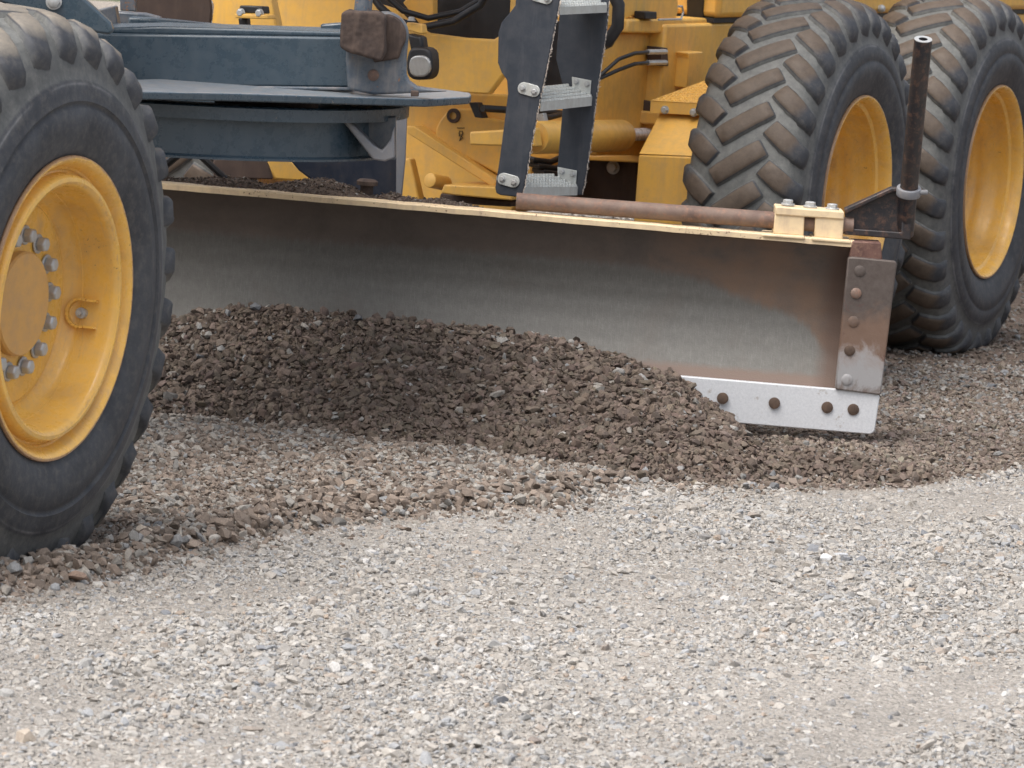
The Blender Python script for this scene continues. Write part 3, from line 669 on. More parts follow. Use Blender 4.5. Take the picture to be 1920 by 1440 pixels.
MB().px([(968, 40), (1062, 40), (1062, 182), (975, 182)], 'S', 4.95, .05).build('void_backing', 'black', G, .005)  # added black plate, standing in for the unlit void behind the ladder
MB().tube([aS(1138, -40, 4.9), aS(1160, 10, 4.9), aS(1158, 50, 4.9), aS(1140, 78, 4.9), aS(1115, 90, 4.95)], .021, 14).build('air_hose', 'black', G)
MB().px([(250, -50), (388, -50), (397, 20), (394, 50), (250, 44)], 'Y', 15.3, .05).build('dark_shield', 'brown_steel_shade', G, .005)
for k_2, (xa, ya) in enumerate(((1002, 300), (1012, 312), (1022, 324))):
    MB().tube([aS(xa-20, ya-6, 5.3), aS(xa, ya, 5.25), aS(xa+30, ya+4, 5.3), aS(xa+70, ya-14, 5.45)], .010, 10).build('pilot_hose', 'black', G)
MB().px([(1000, 316), (1030, 316), (1030, 346), (1000, 346)], 'S', 5.35, .06).build('dark_filler', 'black', G, .004)  # added black block, painting in the deep shade between the straps
nut(aS(1150, 314, 5.88), (0, -1, 0), .018, .02).build('guard_bolt', 'bolt', G)
# --- ladder -----------------------------------------------------------------
S1, S2 = 4.02, 4.42
f1 = [(968, -60), (966, 10), (952, 28), (940, 42), (934, 62), (933, 118), (940, 136), (950, 150), (952, 175), (944, 240), (936, 300), (928, 352), (930, 362), (938, 366), (976, 370), (982, 352), (996, 270), (1011, 190), (1020, 150), (1034, 80), (1046, 20), (1056, -60)]
lad = MB().px(f1, 'S', S1, .014).build('ladder', 'belt', G, .003); lad['label'] = 'hanging step ladder with black rubber side straps'
f2 = [(1054, -60), (1046, 60), (1042, 110), (1057, 170), (1052, 230), (1046, 300), (1042, 352), (1050, 366), (1090, 366), (1096, 340), (1108, 260), (1118, 180), (1128, 110), (1136, 60), (1146, -60)]
MB().px(f2, 'S', S2, .014).build('rear_strap', 'belt', lad, .003)
def fray(line, s):
    m = MB(); rr = random.Random(5)
    for (x0, y0), (x1, y1) in zip(line, line[1:]):
        n = max(2, int(abs(y1-y0)/3))
        for i in range(n):
            t = i/n; x = x0+(x1-x0)*t+rr.uniform(-.2, 1.0); y = y0+(y1-y0)*t
            p = aS(x, y, s+.001+rr.uniform(0, .01)); q = aS(x+rr.uniform(-1, 2.0), y+4+rr.uniform(-1, 3), s+.004)
            m.tube([p, q], [rr.uniform(.0009, .0024), .0012], 5)
            if rr.random() < .10+.25*(math.sin(y*.05)>.7):
                k = rr.uniform(3, 8); m.tube([p, aS(x+k*.6, y-k*.2, s), aS(x+k, y-k*rr.uniform(.2, 1), s)], [.0014, .001, .0006], 4)
    return m
fray([(1050, 0), (1034, 80), (1020, 150), (1011, 190), (996, 270), (982, 352), (977, 368)], S1).build('frayed_edge', 'fray', lad)
fray([(1141, 0), (1136, 60), (1128, 110), (1118, 180), (1108, 260), (1096, 340), (1090, 364)], S2).build('frayed_edge', 'fray', lad)
def step(front_l, front_r, back_r, yh, py):
    # tread between the straps: top face with teeth, rim below
    pass
for (xa, ya, xb, yb, h) in ((1015, 192, 1110, 182, 17), (980, 352, 1083, 351, 16), (1050, 14, 1138, 10, 14)):
    # outer rim runs from front strap to rear strap; tread reaches inward
    o1 = aS(xa, ya, S1+.014); o2 = aS(xb, yb, S2-.002)
    inw = Vector((-.085, 0, .028)); hh = Vector((0, 0, -h/625.))
    st = MB()
    st.prism([o1, o2, o2+inw, o1+inw], (0, 0, -.004))
    st.prism([o1+Vector((.001, 0, .002)), o2+Vector((.001, 0, .002)), o2+hh+Vector((.001, 0, 0)), o1+hh+Vector((.001, 0, 0))], (-.004, 0, 0))
    st.prism([o1+inw, o2+inw, o2+hh+inw, o1+hh+inw], (-.004, 0, 0))
    for r_ in range(5):
        for k in range(19):
            p = o1.lerp(o2, (k+.5)/19)+inw*(r_*.23+.04)
            st.lathe([(.0065, 0), (.0055, .007), (.0022, .0085)], p, (0, 0, 1), 6)
    so = st.build('step', 'galv', lad, 0)
    if ya > 50:
        bp = MB(); x, y = xb, yb
        bp.px([(x-38, y-38), (x-2, y-31), (x-4, y+2), (x-36, y+2)], 'S', S2-.006, .005); bp.build('step_bracket', 'galv', so, .001)
        for dx, dy in ((-29, -29), (-9, -24)): nut(aS(x+dx, y+dy, S2-.006), (0, -1, 0), .0075, .009).build('bracket_bolt', 'bolt', so)
for cx, cy in ((991, 168), (953, 338), (1015, -6)):
    w = MB(); pts = []
    for i in range(20):
        a = 2*pi*i/20; ex = 11 if cos(a) > 0 else -11
        x, y = ex*.9+11*cos(a), 11.5*sin(a); r_ = radians(14); pts.append((cx+x*cos(r_)-y*sin(r_), cy+x*sin(r_)+y*cos(r_)))
    w.px(pts, 'S', S1-.005, .0048); wo = w.build('strap_washer', 'galv', lad, .001)
    for dx, dy in ((-11, -3), (11, 3.5)): nut(aS(cx+dx, cy+dy, S1-.005), (0, -1, 0), .0085, .009).build('washer_bolt', 'bolt', wo)

# --- rear frame, hood, tandem step box ----------------------------------------
NF = -.80
MB().px([(1120, 62), (1345, 58), (1560, 50), (1560, 290), (1120, 292)], 'N', NF, .05).build('rear_frame', 'yellow', G, .006)
MB().px([(1180, 36), (1326, 34), (1330, 64), (1176, 62)], 'N', NF+.04, .09).build('frame_ledge', 'yellow', G, .008)
MB().px([(1085, -70), (1270, -70), (1272, 20), (1268, 38), (1210, 34), (1188, 30), (1120, 60), (1085, 50)], 'N', NF+.02, .05).build('cab_support', 'yellow', G, .006)
c = MB().tube([aN(1272, 12, NF+.08), aN(1279, 12, NF+.08), aN(1281, 22, NF+.08), aN(1277, 36, NF+.08), aN(1235, 37, NF+.08)], .004, 8); c.build('latch_rod', 'bolt', G)
MB().px([(1210, 22), (1232, 22), (1232, 36), (1210, 36)], 'N', NF+.06, .04).build('latch_block', 'black', G, .003)
MB().px([(1318, -50), (1335, -50), (1337, 34), (1318, 36)], 'N', NF+.02, .06).px([(1326, 12), (1352, 12), (1352, 30), (1326, 30)], 'N', NF+.03, .05).build('hood_gap', 'black', G, .002)
# engine hood: side plate with a seam
hz0 = aN(1500, 30, -.72)[2]; h0 = aN(1350, 20, -.72)[1]
MB().box((-1.75, h0, hz0), (-.72, 10.6, hz0+.95)).build('engine_hood', 'yellow', G, .02)
MB().box((-1.72, h0, hz0-.018), (-.74, 10.6, hz0-.001)).build('hood_seal', 'black', G)
MB().box((-1.73, h0-.45, hz0-.42), (-.745, 10.5, hz0-.019)).build('chassis_rail', 'yellow', G, .01)
MB().lathe([(0, 0), (.014, 0), (.016, .012), (.010, .022), (0, .024)], (-.72, aN(1648, 18, -.72)[1], hz0+.02), (1, 0, 0), 14).build('hood_latch', 'bolt', G)
MB().px([(1290, 99), (1318, 97), (1318, 104), (1316, 165), (1288, 165), (1292, 110)], 'N', -.70, .10).build('frame_rib', 'yellow', G, .004)
for yy, y2 in ((97, 134), (117, 139)):
    a = [aN(1244, yy, -.72), aN(1215, yy+.5, -.70), aN(1190, yy+3, -.70), aN(1160, yy+14, -.72), aN(1125, y2+8, -.76), aN(1100, y2+20, -.82)]
    MB().tube(a, .0068, 10).build('brake_hose', 'black', G)
    MB().tube([aN(1248, yy, -.72), aN(1214, yy+.5, -.70)], .009, 8).build('hose_end', 'bolt', G)
MB().px([(1238, 88), (1252, 90), (1254, 124), (1240, 124)], 'N', -.74, .05).build('hose_port', 'brown_steel_shade', G, .003)
# tandem step box
sbx = MB().px([(1197, 290), (1300, 294), (1310, 300), (1304, 436), (1286, 436), (1187, 420)], 'S', 5.25, .30)
sbo = sbx.build('step_box', 'yellow', G, .006); sbo['label'] = 'yellow step box with perforated anti-slip top'
a, b, c, d = aS(1197, 289, 5.25), aS(1318, 294, 5.25), aS(1334, 214, 5.44), aS(1238, 210, 5.44)
m = MB(); m.prism([a, b, c, d], (0, .05, 0)); m.prism([d+Vector((0, -.002, -.016)), c+Vector((0, -.002, -.016)), aS(1334, 190, 5.45), aS(1236, 190, 5.45)], (0, .3, 0)); m.build('sloping_cover', 'yellow', sbo, .004)
c0_, c1_, c2_, c3_ = aS(1220, 188, 5.40), aS(1336, 194, 5.40), aS(1450, 152, 5.94), aS(1334, 146, 5.94)
def tq(u, v): return c0_.lerp(c1_, u).lerp(c3_.lerp(c2_, u), v)
tm = MB().prism([c0_, c1_, c2_, c3_], (0, 0, -.006)); tm.prism([c0_, c1_, c1_+Vector((0, 0, -.042)), c0_+Vector((0, 0, -.042))], (0, .006, 0))
hm = MB()
for i in range(7):
    for j in range(14):
        p = tq((i+.5+(j % 2)*.3)/7.5, (j+.6)/14.5); tm.lathe([(.0085, -.001), (.0075, .0028), (.005, .003), (.004, .0002)], p, (0, 0, 1), 10)
        p = tq((i+.95+(j % 2)*.3)/7.7, (j+.6)/14.5); tm.lathe([(.0042, .004), (.0075, .0012), (.0075, -.002)], p, (0, 0, 1), 8)
tm.build('anti_slip_top', 'yellow', sbo, .002); hm.bm.free()
for q in [(1247, 206), (1301, 211)]: nut(aS(q[0], q[1], 5.40), (0, -1, 0), .011, .014).build('cover_bolt', 'bolt', sbo)
MB().px([(1176, 206), (1236, 210), (1236, 234), (1172, 230)], 'S', 5.7, .25).build('frame_tab', 'yellow', G, .006)
MB().px([(1172, 202), (1200, 186), (1240, 194), (1236, 210), (1174, 207)], 'S', 5.72, .2).build('frame_tab', 'brown_steel_shade', G, .006)
MB().px([(1080, 292), (1200, 290), (1200, 305), (1080, 300)], 'S', 5.75, .2).build('cross_bar', 'yellow', G, .005)
# axle housing and tandem cases
MB().box((-2.0, SM+.45, .52), (-.55, SM+1.05, .86)).build('rear_axle', 'brown_steel_shade', G, .05)
MB().box((-.73, SM-.12, .46), (-.47, SRR+.25, .78)).build('tandem_case', 'yellow', G, .03)
MB().box((-1.99, SM-.42, .52), (-1.75, SRR+.25, .86)).build('tandem_case', 'yellow', G, .03)
MB().px([(1060, 296), (1196, 300), (1196, 386), (1000, 388), (1000, 300)], 'S', 5.9, .1).build('under_guard', 'brown_steel_shade', G, .01)
# far pieces seen under the circle
MB().px([(499, 298), (542, 298), (584, 340), (516, 335)], 'Y', 15.75, .05).build('far_step_box', 'yellow', G, .004)
MB().px([(400, 298), (498, 298), (512, 336), (400, 334)], 'Y', 15.95, .05).build('shaded_far_case', 'brown_steel_shade', G, .004)  # yellow piece in shade, the shade put into its dark brown colour
MB().tube([aY(300, 318, 15.2), aY(332, 292, 15.2), aY(345, 270, 15.2)], .012, 8).build('slack_hose', 'black', G)
MB().tube([aY(374, 290, 15.3), aY(408, 322, 15.3), aY(440, 350, 15.3)], .011, 8).build('slack_hose', 'black', G)

# ------------------------------------------------------------------ ground, gravel, windrow
def waves(seed, n, f0, f1):
    r = np.random.RandomState(seed); k = r.uniform(f0, f1, n); a = r.uniform(0, 2*pi, n); p = r.uniform(0, 2*pi, n)
    def f(X, Y):
        o = np.zeros_like(X)
        for i in range(n): o += np.sin((X*cos(a[i])+Y*sin(a[i]))*k[i]+p[i])
        return o/sqrt(n)
    return f
W1 = waves(1, 9, 1.5, 5); W2 = waves(2, 12, 8, 22); W3 = waves(3, 14, 30, 80); W4 = waves(5, 14, 12, 40); W5 = waves(7, 7, 6, 34)
def trk(X, Y):                       # lines drawn along the road by blades and wheels
    n_ = (X-X0)*CT-(Y-Y0)*ST+.012*W2(X, Y); s_ = ((X-X0)*ST+(Y-Y0)*CT)*.10; return W5(n_, s_)
def line(px, ext=()):
    p = [wz(x, y) for x, y in px]; a = np.array([(q.x, q.y) for q in p]); a = np.vstack([a]+[np.array([e]) for e in ext]); a = a[a[:, 0].argsort()]; return a
B1 = line([(270, 790), (420, 794), (600, 812), (700, 835), (860, 843), (1000, 868), (1100, 885), (1200, 905), (1300, 912), (1480, 918), (1700, 918), (1800, 900), (1920, 880)], [(-1.7, 14.2), (-4, 14.4), (2.2, 15.3), (4, 17)])
B2 = line([(0, 1120), (150, 1098), (300, 1055), (500, 1008), (700, 978), (850, 960), (1050, 950), (1120, 925), (1180, 905)], [(-1.5, 10.85), (-4, 10.4), (4, 17.0)])
def b1(X): return np.interp(X, B1[:, 0], B1[:, 1])
def b2(X): return np.minimum(np.interp(X, B2[:, 0], B2[:, 1]), b1(X)) if True else 0
def sstep(x, a, b): t = np.clip((x-a)/(b-a), 0, 1); return t*t*(3-2*t)
def masks(X, Y):
    j = W2(X, Y)*.035+W4(X, Y)*.035
    brown = sstep(Y-b1(X)+j, -.05, .06)
    pale = sstep(Y-16.4-W1(X, Y)*.3, -.4, .6)*(1-sstep(X, .75, 1.2))
    coarse = sstep(Y-b2(X)+j*2.0, -.12, .16)*(1-brown)
    ridge = np.exp(-((Y-b2(X)-.17+j)/(.17+.06*sstep(-X, .2, 1.0)))**2)*(1-sstep(X, .1, .45))*(1-brown)
    return brown, pale, coarse, ridge
def hbase(X, Y):
    brown, pale, coarse, ridge = masks(X, Y)
    near = 1-sstep(Y, 25, 40)
    h = W1(X, Y)*.006+W2(X, Y)*.0035+W3(X, Y)*.0012+trk(X, Y)*.0030
    h += coarse*.016+ridge*(.008+.006*W2(X+5, Y)+.010*sstep(-X, .3, .9))
    lx, ly = X-X0, Y-Y0; s = lx*ST+ly*CT; n_ = lx*CT-ly*ST
    # faint old tyre ruts running with the road at the lower right
    q = (X-.62)*.80+(Y-9.6)*-.28
    h += -.010*np.exp(-(q/.05)**2)*(1-sstep(Y, 10.6, 11.2))
    h += brown*(.006*W2(X+9, Y)+.003*W3(X+3, Y))
    return h*near
# crest of the windrow against the blade
cs = []
for x, y in [(300, 603), (380, 592), (430, 581), (500, 577), (560, 580), (640, 592), (700, 601), (850, 613), (960, 629), (1050, 641), (1120, 656), (1160, 668), (1200, 686), (1260, 703), (1300, 732), (1350, 772), (1400, 806), (1440, 838)]:
    q = wY(x, y, 14.90); cs.append((q.x, q.z))
cs = np.array([(-3.2, .05), (-2.4, .16), (-1.7, .24), (-1.3, .26)]+cs+[(.95, -.015), (1.3, -.03), (4, -.05)])
def hpile(X, Y):
    c = np.interp(X, cs[:, 0], cs[:, 1])-.008; bb_ = b1(X)-.01+.02*W2(X, Y)
    t = (Y-bb_)/np.maximum(14.90-bb_, .05)
    up = c*np.clip(t, -.3, 1.0)**1 
    tt = np.clip(t, 0, 1); up = c*(tt*1.04-.04*tt**3)
    back = -np.clip(t-1, 0, 9)*.05
    h = np.where(t < 0, t*.05, up)+back
    m = sstep(c, -.01, .05)
    tail = .055*np.exp(-((Y-14.33)/.24)**2)*sstep(X, .25, .75)*(1-sstep(X, .85, 1.55))
    return h*m-(1-m)*.02+tail+(W2(X, Y)*.004+W3(X, Y)*.0035)*np.clip(c*8, 0, 1)*sstep(t, 0, .3)
C_DUST = np.array([.305, .284, .258]); C_BROWN = np.array([.165, .127, .103]); C_COARSE = np.array([.33, .27, .22]); C_PILE = np.array([.098, .073, .058])
def ground_color(X, Y):
    br, pa_, co_, ri = masks(X, Y)
    c = np.ones(X.shape+(3,))*C_DUST
    c *= (1+.05*W1(X, Y)+.03*W2(X, Y)+.04*trk(X, Y))[..., None]
    def mx(c, k, t): return c*(1-k[..., None])+t*k[..., None]
    c = mx(c, co_, C_COARSE*.8); c = mx(c, np.clip(ri, 0, 1), np.array([.23, .17, .13])); c = mx(c, br, C_BROWN*.95)
    c = mx(c, pa_*br, np.array([.33, .29, .25])); return c
def mesh_from(name, V, Fq, cols, mat, parent=None, smooth=False, quads=False):
    me = bpy.data.meshes.new(name); k = Fq.shape[1]
    me.vertices.add(len(V)); me.vertices.foreach_set('co', np.ascontiguousarray(V, dtype=np.float32).ravel())
    me.loops.add(Fq.size); me.loops.foreach_set('vertex_index', np.ascontiguousarray(Fq, dtype=np.int32).ravel())
    me.polygons.add(len(Fq)); me.polygons.foreach_set('loop_start', np.arange(0, Fq.size, k, dtype=np.int32))
    try: me.polygons.foreach_set('loop_total', np.full(len(Fq), k, dtype=np.int32))
    except Exception: pass
    dom = 'POINT' if len(cols) == len(V) else 'FACE'
    at = me.attributes.new('Col', 'FLOAT_COLOR', dom)
    cc_ = np.ones((len(cols), 4), dtype=np.float32); cc_[:, :3] = cols; at.data.foreach_set('color', cc_.ravel())
    me.polygons.foreach_set('use_smooth', np.full(len(Fq), smooth, dtype=bool))
    me.update(calc_edges=True); me.validate()
    return link(name, me, mat, parent)
def gridmesh(xs, ys, hf, cf):
    X, Y = np.meshgrid(xs, ys); Z = hf(X, Y); V = np.stack([X, Y, Z], -1).reshape(-1, 3)
    nx, ny = len(xs), len(ys); i = np.arange(nx-1)[None, :]+np.arange(ny-1)[:, None]*nx
    Fq = np.stack([i, i+1, i+1+nx, i+nx], -1).reshape(-1, 4)
    return V, Fq, cf(X, Y).reshape(-1, 3)
def spaced(a, b, step, far0, far1):
    c = list(np.arange(a, b+1e-6, step)); lo = []; x = a; st = step
    while x > far0: st *= 1.35; x -= st; lo.append(x)
    hi = []; x = c[-1]; st = step
    while x < far1: st *= 1.35; x += st; hi.append(x)
    return np.array(lo[::-1]+c+hi)
V, Fq, Cc = gridmesh(spaced(-2.0, 2.6, .02, -250, 250), spaced(8.4, 19.0, .02, -60, 400), hbase, ground_color)
g = mesh_from('ground', V, Fq, Cc, 'ground', smooth=True); tag(g, 'flat pale gravel road bed, brown where freshly graded', None, None, 'structure'); del g['label']; g['label'] = 'pale crushed gravel road bed, browner where freshly graded'
gx, gy = np.meshgrid(np.linspace(-120, 120, 60), np.linspace(42, 300, 50))
V, Fq, Cc = gridmesh(np.linspace(-120, 120, 60), np.linspace(42, 300, 50), lambda X, Y: .06+W1(X*.1, Y*.1)*.05+.02*(Y-42)*.2, lambda X, Y: np.ones(X.shape+(3,))*.1)
gg = mesh_from('grass_verge', V, Fq, Cc, 'grass', smooth=True); tag(gg, kind='structure')

# --- stones -------------------------------------------------------------------
def hulls(n, npts, flat, seed):
    out = []; r = np.random.RandomState(seed)
    for _ in range(n):
        bm = bmesh.new(); p = r.normal(size=(npts, 3)); p /= np.linalg.norm(p, axis=1)[:, None]; p *= r.uniform(.75, 1.0, (npts, 1))
        p[:, 1] *= r.uniform(.6, .9); p[:, 2] *= flat*r.uniform(.75, 1.2)
        for q in p: bm.verts.new(q)
        res = bmesh.ops.convex_hull(bm, input=bm.verts)
        bmesh.ops.delete(bm, geom=[v for v in bm.verts if not v.link_faces], context='VERTS')
        bmesh.ops.triangulate(bm, faces=bm.faces); bmesh.ops.recalc_face_normals(bm, faces=bm.faces)
        bm.verts.index_update()
        out.append((np.array([v.co[:] for v in bm.verts]), np.array([[v.index for v in f.verts] for f in bm.faces]))); bm.free()
    return out
HS = hulls(14, 8, .5, 1); HM = hulls(16, 11, .55, 2); HL = hulls(16, 16, .6, 3)
def rot(ax, ang):
    K = np.zeros((len(ang), 3, 3)); K[:, 0, 1] = -ax[:, 2]; K[:, 0, 2] = ax[:, 1]; K[:, 1, 0] = ax[:, 2]; K[:, 1, 2] = -ax[:, 0]; K[:, 2, 0] = -ax[:, 1]; K[:, 2, 1] = ax[:, 0]
    s = np.sin(ang)[:, None, None]; c = np.cos(ang)[:, None, None]
    return np.eye(3)[None]+s*K+(1-c)*(K@K)
def stones(pos, nrm, size, col, tilt, lib, rs):
    n = len(pos); var = rs.randint(0, len(lib), n); spin = rs.uniform(0, 2*pi, n)
    z = np.zeros((n, 3)); z[:, 2] = 1; R0 = rot(z, spin)
    ta = rs.normal(0, tilt, n); th = rs.uniform(0, 2*pi, n); ax = np.stack([np.cos(th), np.sin(th), 0*th], 1); R1 = rot(ax, ta)
    cr_ = np.cross(z, nrm); l = np.linalg.norm(cr_, axis=1); ang = np.arctan2(l, nrm[:, 2]); cr_ = np.where(l[:, None] > 1e-6, cr_/np.maximum(l, 1e-6)[:, None], np.array([1, 0, 0]))
    R = rot(cr_, ang)@R1@R0; sc = rs.uniform(.75, 1.25, (n, 3))*size[:, None]
    VV, FF, CC = [], [], []; off = 0
    for k, (v, f) in enumerate(lib):
        ids = np.where(var == k)[0]
        if not len(ids): continue
        p = v[None]*sc[ids][:, None, :]; p = np.einsum('nij,nkj->nki', R[ids], p)+pos[ids][:, None, :]
        VV.append(p.reshape(-1, 3)); FF.append((f[None]+(np.arange(len(ids))*len(v))[:, None, None]+off).reshape(-1, 3)); off += p.shape[0]*p.shape[1]
        CC.append(np.repeat(col[ids], len(f), axis=0))
    return np.concatenate(VV), np.concatenate(FF), np.concatenate(CC)
def grad(hf, X, Y, e=.012):
    gx = (hf(X+e, Y)-hf(X-e, Y))/(2*e); gy = (hf(X, Y+e)-hf(X, Y-e))/(2*e); n = np.stack([-gx, -gy, np.ones_like(gx)], 1); return n/np.linalg.norm(n, axis=1)[:, None]
MARG = [0, .22]
def scatter(n, x0, x1, y0, y1, rs, keep):
    # stay inside the part of the site a viewer near the camera can see
    X = rs.uniform(x0, x1, n); Y = rs.uniform(y0, y1, n)
    e_ = np.abs(X)-Y*.113; k = (e_ < MARG[1]) & (e_ >= MARG[0]-99*(MARG[0] == 0)) & keep(X, Y); return X[k], Y[k]
PAL = np.array([[.49, .455, .415], [.45, .45, .445], [.58, .56, .53], [.54, .505, .46], [.38, .36, .335], [.41, .43, .46], [.21, .23, .265], [.28, .275, .27], [.64, .63, .62], [.47, .37, .29], [.41, .35, .30]])
pal_mean = PAL.mean(0); PAL = (pal_mean+.78*(PAL-pal_mean))*np.array([.99, .985, .975])*.75
PW = np.array([.20, .16, .17, .15, .09, .08, .02, .04, .04, .015, .035]); PW /= PW.sum()
def palette(n, rs): return PAL[rs.choice(len(PAL), n, p=PW)]*rs.uniform(.90, 1.10, (n, 1))
def brownpal(n, rs, base):
    c = base[None]*rs.uniform(.70, 1.34, (n, 1))*(1+rs.normal(0, .022, (n, 3)))
    k = rs.uniform(size=n) < .04; c[k] = (PAL[rs.choice(len(PAL), k.sum(), p=PW)]*.75); return c
parts = {}
def make_gravel(name, sets, mat, label, cat=None):
    V = []; Fs = []; C_ = []; o = 0
    for v, f, c in sets: V.append(v); Fs.append(f+o); C_.append(c); o += len(v)
    ob = mesh_from(name, np.concatenate(V), np.concatenate(Fs), np.concatenate(C_), mat); tag(ob, label, cat, kind='stuff'); print(name, len(ob.data.polygons)); return ob
rs = np.random.RandomState(21)
def field(n, box, keep, size, colf, tilt, lib, sink, hf=hbase):
    X, Y = scatter(n, *box, rs, keep); S = size(len(X)); nr = grad(hf, X, Y)
    Z = hf(X, Y)+S*rs.uniform(*sink, len(X))-(S*.45*np.clip(.8-dn0(X, Y), 0, 1)*(masks(X, Y)[0]+masks(X, Y)[2] < .3) if hf is hbase else 0); return stones(np.stack([X, Y, Z], 1), nr, S, colf(X, Y), tilt, lib, rs)
def isA(X, Y): return masks(X, Y)[2]+masks(X, Y)[0] < rs.uniform(0, 1, len(X))*.9+.05
def dn0(X, Y): return .58+.30*W1(X*1.3+3, Y*1.5)+.22*trk(X, Y)
def dens(X, Y): # patches where the stones thin out to dust
    return rs.uniform(size=len(X)) < np.clip(dn0(X, Y)+.06+.14*W2(X, Y)+.25*sstep(X, -.2, .9)-.10, .42, 1)
def sz(lo, hi, p=1.8): return lambda n: lo+(hi-lo)*rs.uniform(size=n)**p
colA = lambda X, Y: palette(len(X), rs)*(1+.05*W1(X, Y))[:, None]
boxA = (-1.8, 2.1, 8.6, 14.8)
A_ = [field(230000, boxA, lambda X, Y: isA(X, Y) & dens(X, Y), sz(.0034, .0078), colA, .45, HS, (-.05, .45)),
      field(120000, boxA, lambda X, Y: isA(X, Y) & dens(X, Y), sz(.006, .0135, 1.5), colA, .50, HM, (-.15, .38)),
      field(20000, boxA, lambda X, Y: isA(X, Y) & dens(X, Y), sz(.011, .022, 2.0), colA, .42, HL, (-.2, .35))]
MARG[:] = [.22, 2.2]
A_.append(field(60000, (-4.2, 4.4, 7.6, 15.5), lambda X, Y: isA(X, Y) & dens(X, Y), sz(.006, .015, 1.5), colA, .40, HS, (-.15, .35)))
MARG[:] = [0, .22]
make_gravel('packed_gravel', A_, 'stone', 'pale grey packed gravel chips across the foreground', 'gravel')
def colB(X, Y):
    n = len(X); br, pa_, co_, ri = masks(X, Y); p = palette(n, rs)*.80*np.array([1.02, 1, .97]); b = np.array([.205, .165, .136])[None]*rs.uniform(.65, 1.35, (n, 1))
    k = (rs.uniform(size=n) < np.clip(.54+.26*ri+.12*W1(X*2, Y), 0, .9))[:, None]; return np.where(k, b, p)
def isB(X, Y):
    m = masks(X, Y); n = len(X); return (m[2] > rs.uniform(0.05, 1, n)*.8) | ((m[0] < .3) & (Y > b2(X)-.42*rs.uniform(size=n)**.5*rs.uniform(size=n)) & (rs.uniform(size=n) < .55))
boxB = (-1.9, .75, 10.2, 14.8)
B_ = [field(60000, boxB, isB, sz(.005, .010), colB, .5, HS, (-.1, .5)), field(42000, boxB, isB, sz(.009, .017, 1.5), colB, .55, HM, (-.1, .55)),
      field(18000, boxB, lambda X, Y: isB(X, Y) & (masks(X, Y)[3] > .25), sz(.013, .026, 1.5), colB, .6, HL, (0, .8)), field(4500, boxB, isB, sz(.014, .022, 1.8), colB, .6, HL, (0, .6))]
make_gravel('loose_gravel', B_, 'stone', 'coarse loose beige and brown stones between the front wheel and the windrow', 'gravel')
def colD(X, Y):
    n = len(X); br, pa_, co_, ri = masks(X, Y); base = brownpal(n, rs, np.array([.180, .146, .121])); pale = palette(n, rs)*.68
    t = np.clip(sstep(Y, 14.7, 17.5)*.28+.05+pa_*.6, 0, 1); k = (rs.uniform(size=n) < t)[:, None]; return np.where(k, pale, base)
def isD(X, Y): return masks(X, Y)[0] > rs.uniform(0.02, 1, len(X))*.9
D_ = [field(60000, (.2, 2.4, 13.6, 17.6), isD, sz(.005, .011), colD, .45, HS, (-.15, .45)), field(26000, (.2, 2.4, 13.6, 17.6), isD, sz(.009, .017, 1.7), colD, .45, HM, (-.15, .5)),
      field(1800, (.2, 2.4, 13.6, 17.6), isD, sz(.014, .024, 1.8), colD, .5, HL, (0, .5)),
      field(70000, (-2.4, 3.2, 15.1, 25), isD, sz(.009, .020, 1.5), colD, .45, HS, (-.15, .5))]
MARG[:] = [.22, 2.2]
D_.append(field(60000, (-4.2, 4.8, 13.6, 22), isD, sz(.009, .020, 1.5), colD, .45, HS, (-.15, .5)))
MARG[:] = [0, .22]
make_gravel('graded_gravel', D_, 'stone', 'freshly graded brown-grey gravel behind and beside the blade', 'gravel')
# windrow: soil body and stones, one heap
V, Fq, Cc = gridmesh(np.arange(-3.3, 1.5, .015), np.arange(13.5, 15.02, .015), lambda X, Y: np.maximum(hpile(X, Y), -.03)+hbase(X, Y)*.3, lambda X, Y: np.ones(X.shape+(3,))*C_PILE)
T1 = Fq[:, [0, 1, 2]]; T2 = Fq[:, [0, 2, 3]]; Tq = np.concatenate([T1, T2]); fc = np.tile(C_PILE, (len(Tq), 1))
hp = lambda X, Y: np.maximum(hpile(X, Y), 0)+hbase(X, Y)*.3
def isP(X, Y): return (hpile(X, Y) > .004) & (Y < 14.97)
colP = lambda X, Y: brownpal(len(X), rs, np.array([.138, .107, .087]))*(.93+.05*W2(X*1.3, Y*2)+.07*W4(X, Y))[:, None]
Ps = [field(80000, (-2.0, 1.55, 13.6, 15.0), isP, sz(.005, .010), colP, .7, HS, (-.1, .7), hp), field(30000, (-2.0, 1.55, 13.6, 15.0), isP, sz(.009, .020, 1.4), colP, .7, HM, (-.1, .8), hp),
      field(6500, (-2.0, 1.55, 13.6, 15.0), isP, sz(.013, .025, 1.8), colP, .7, HL, (.1, .8), hp)]
make_gravel('gravel_windrow', [(V, Tq, fc)]+Ps, 'stone', 'long dark brown heap of loose gravel rolling along the blade', 'gravel heap')
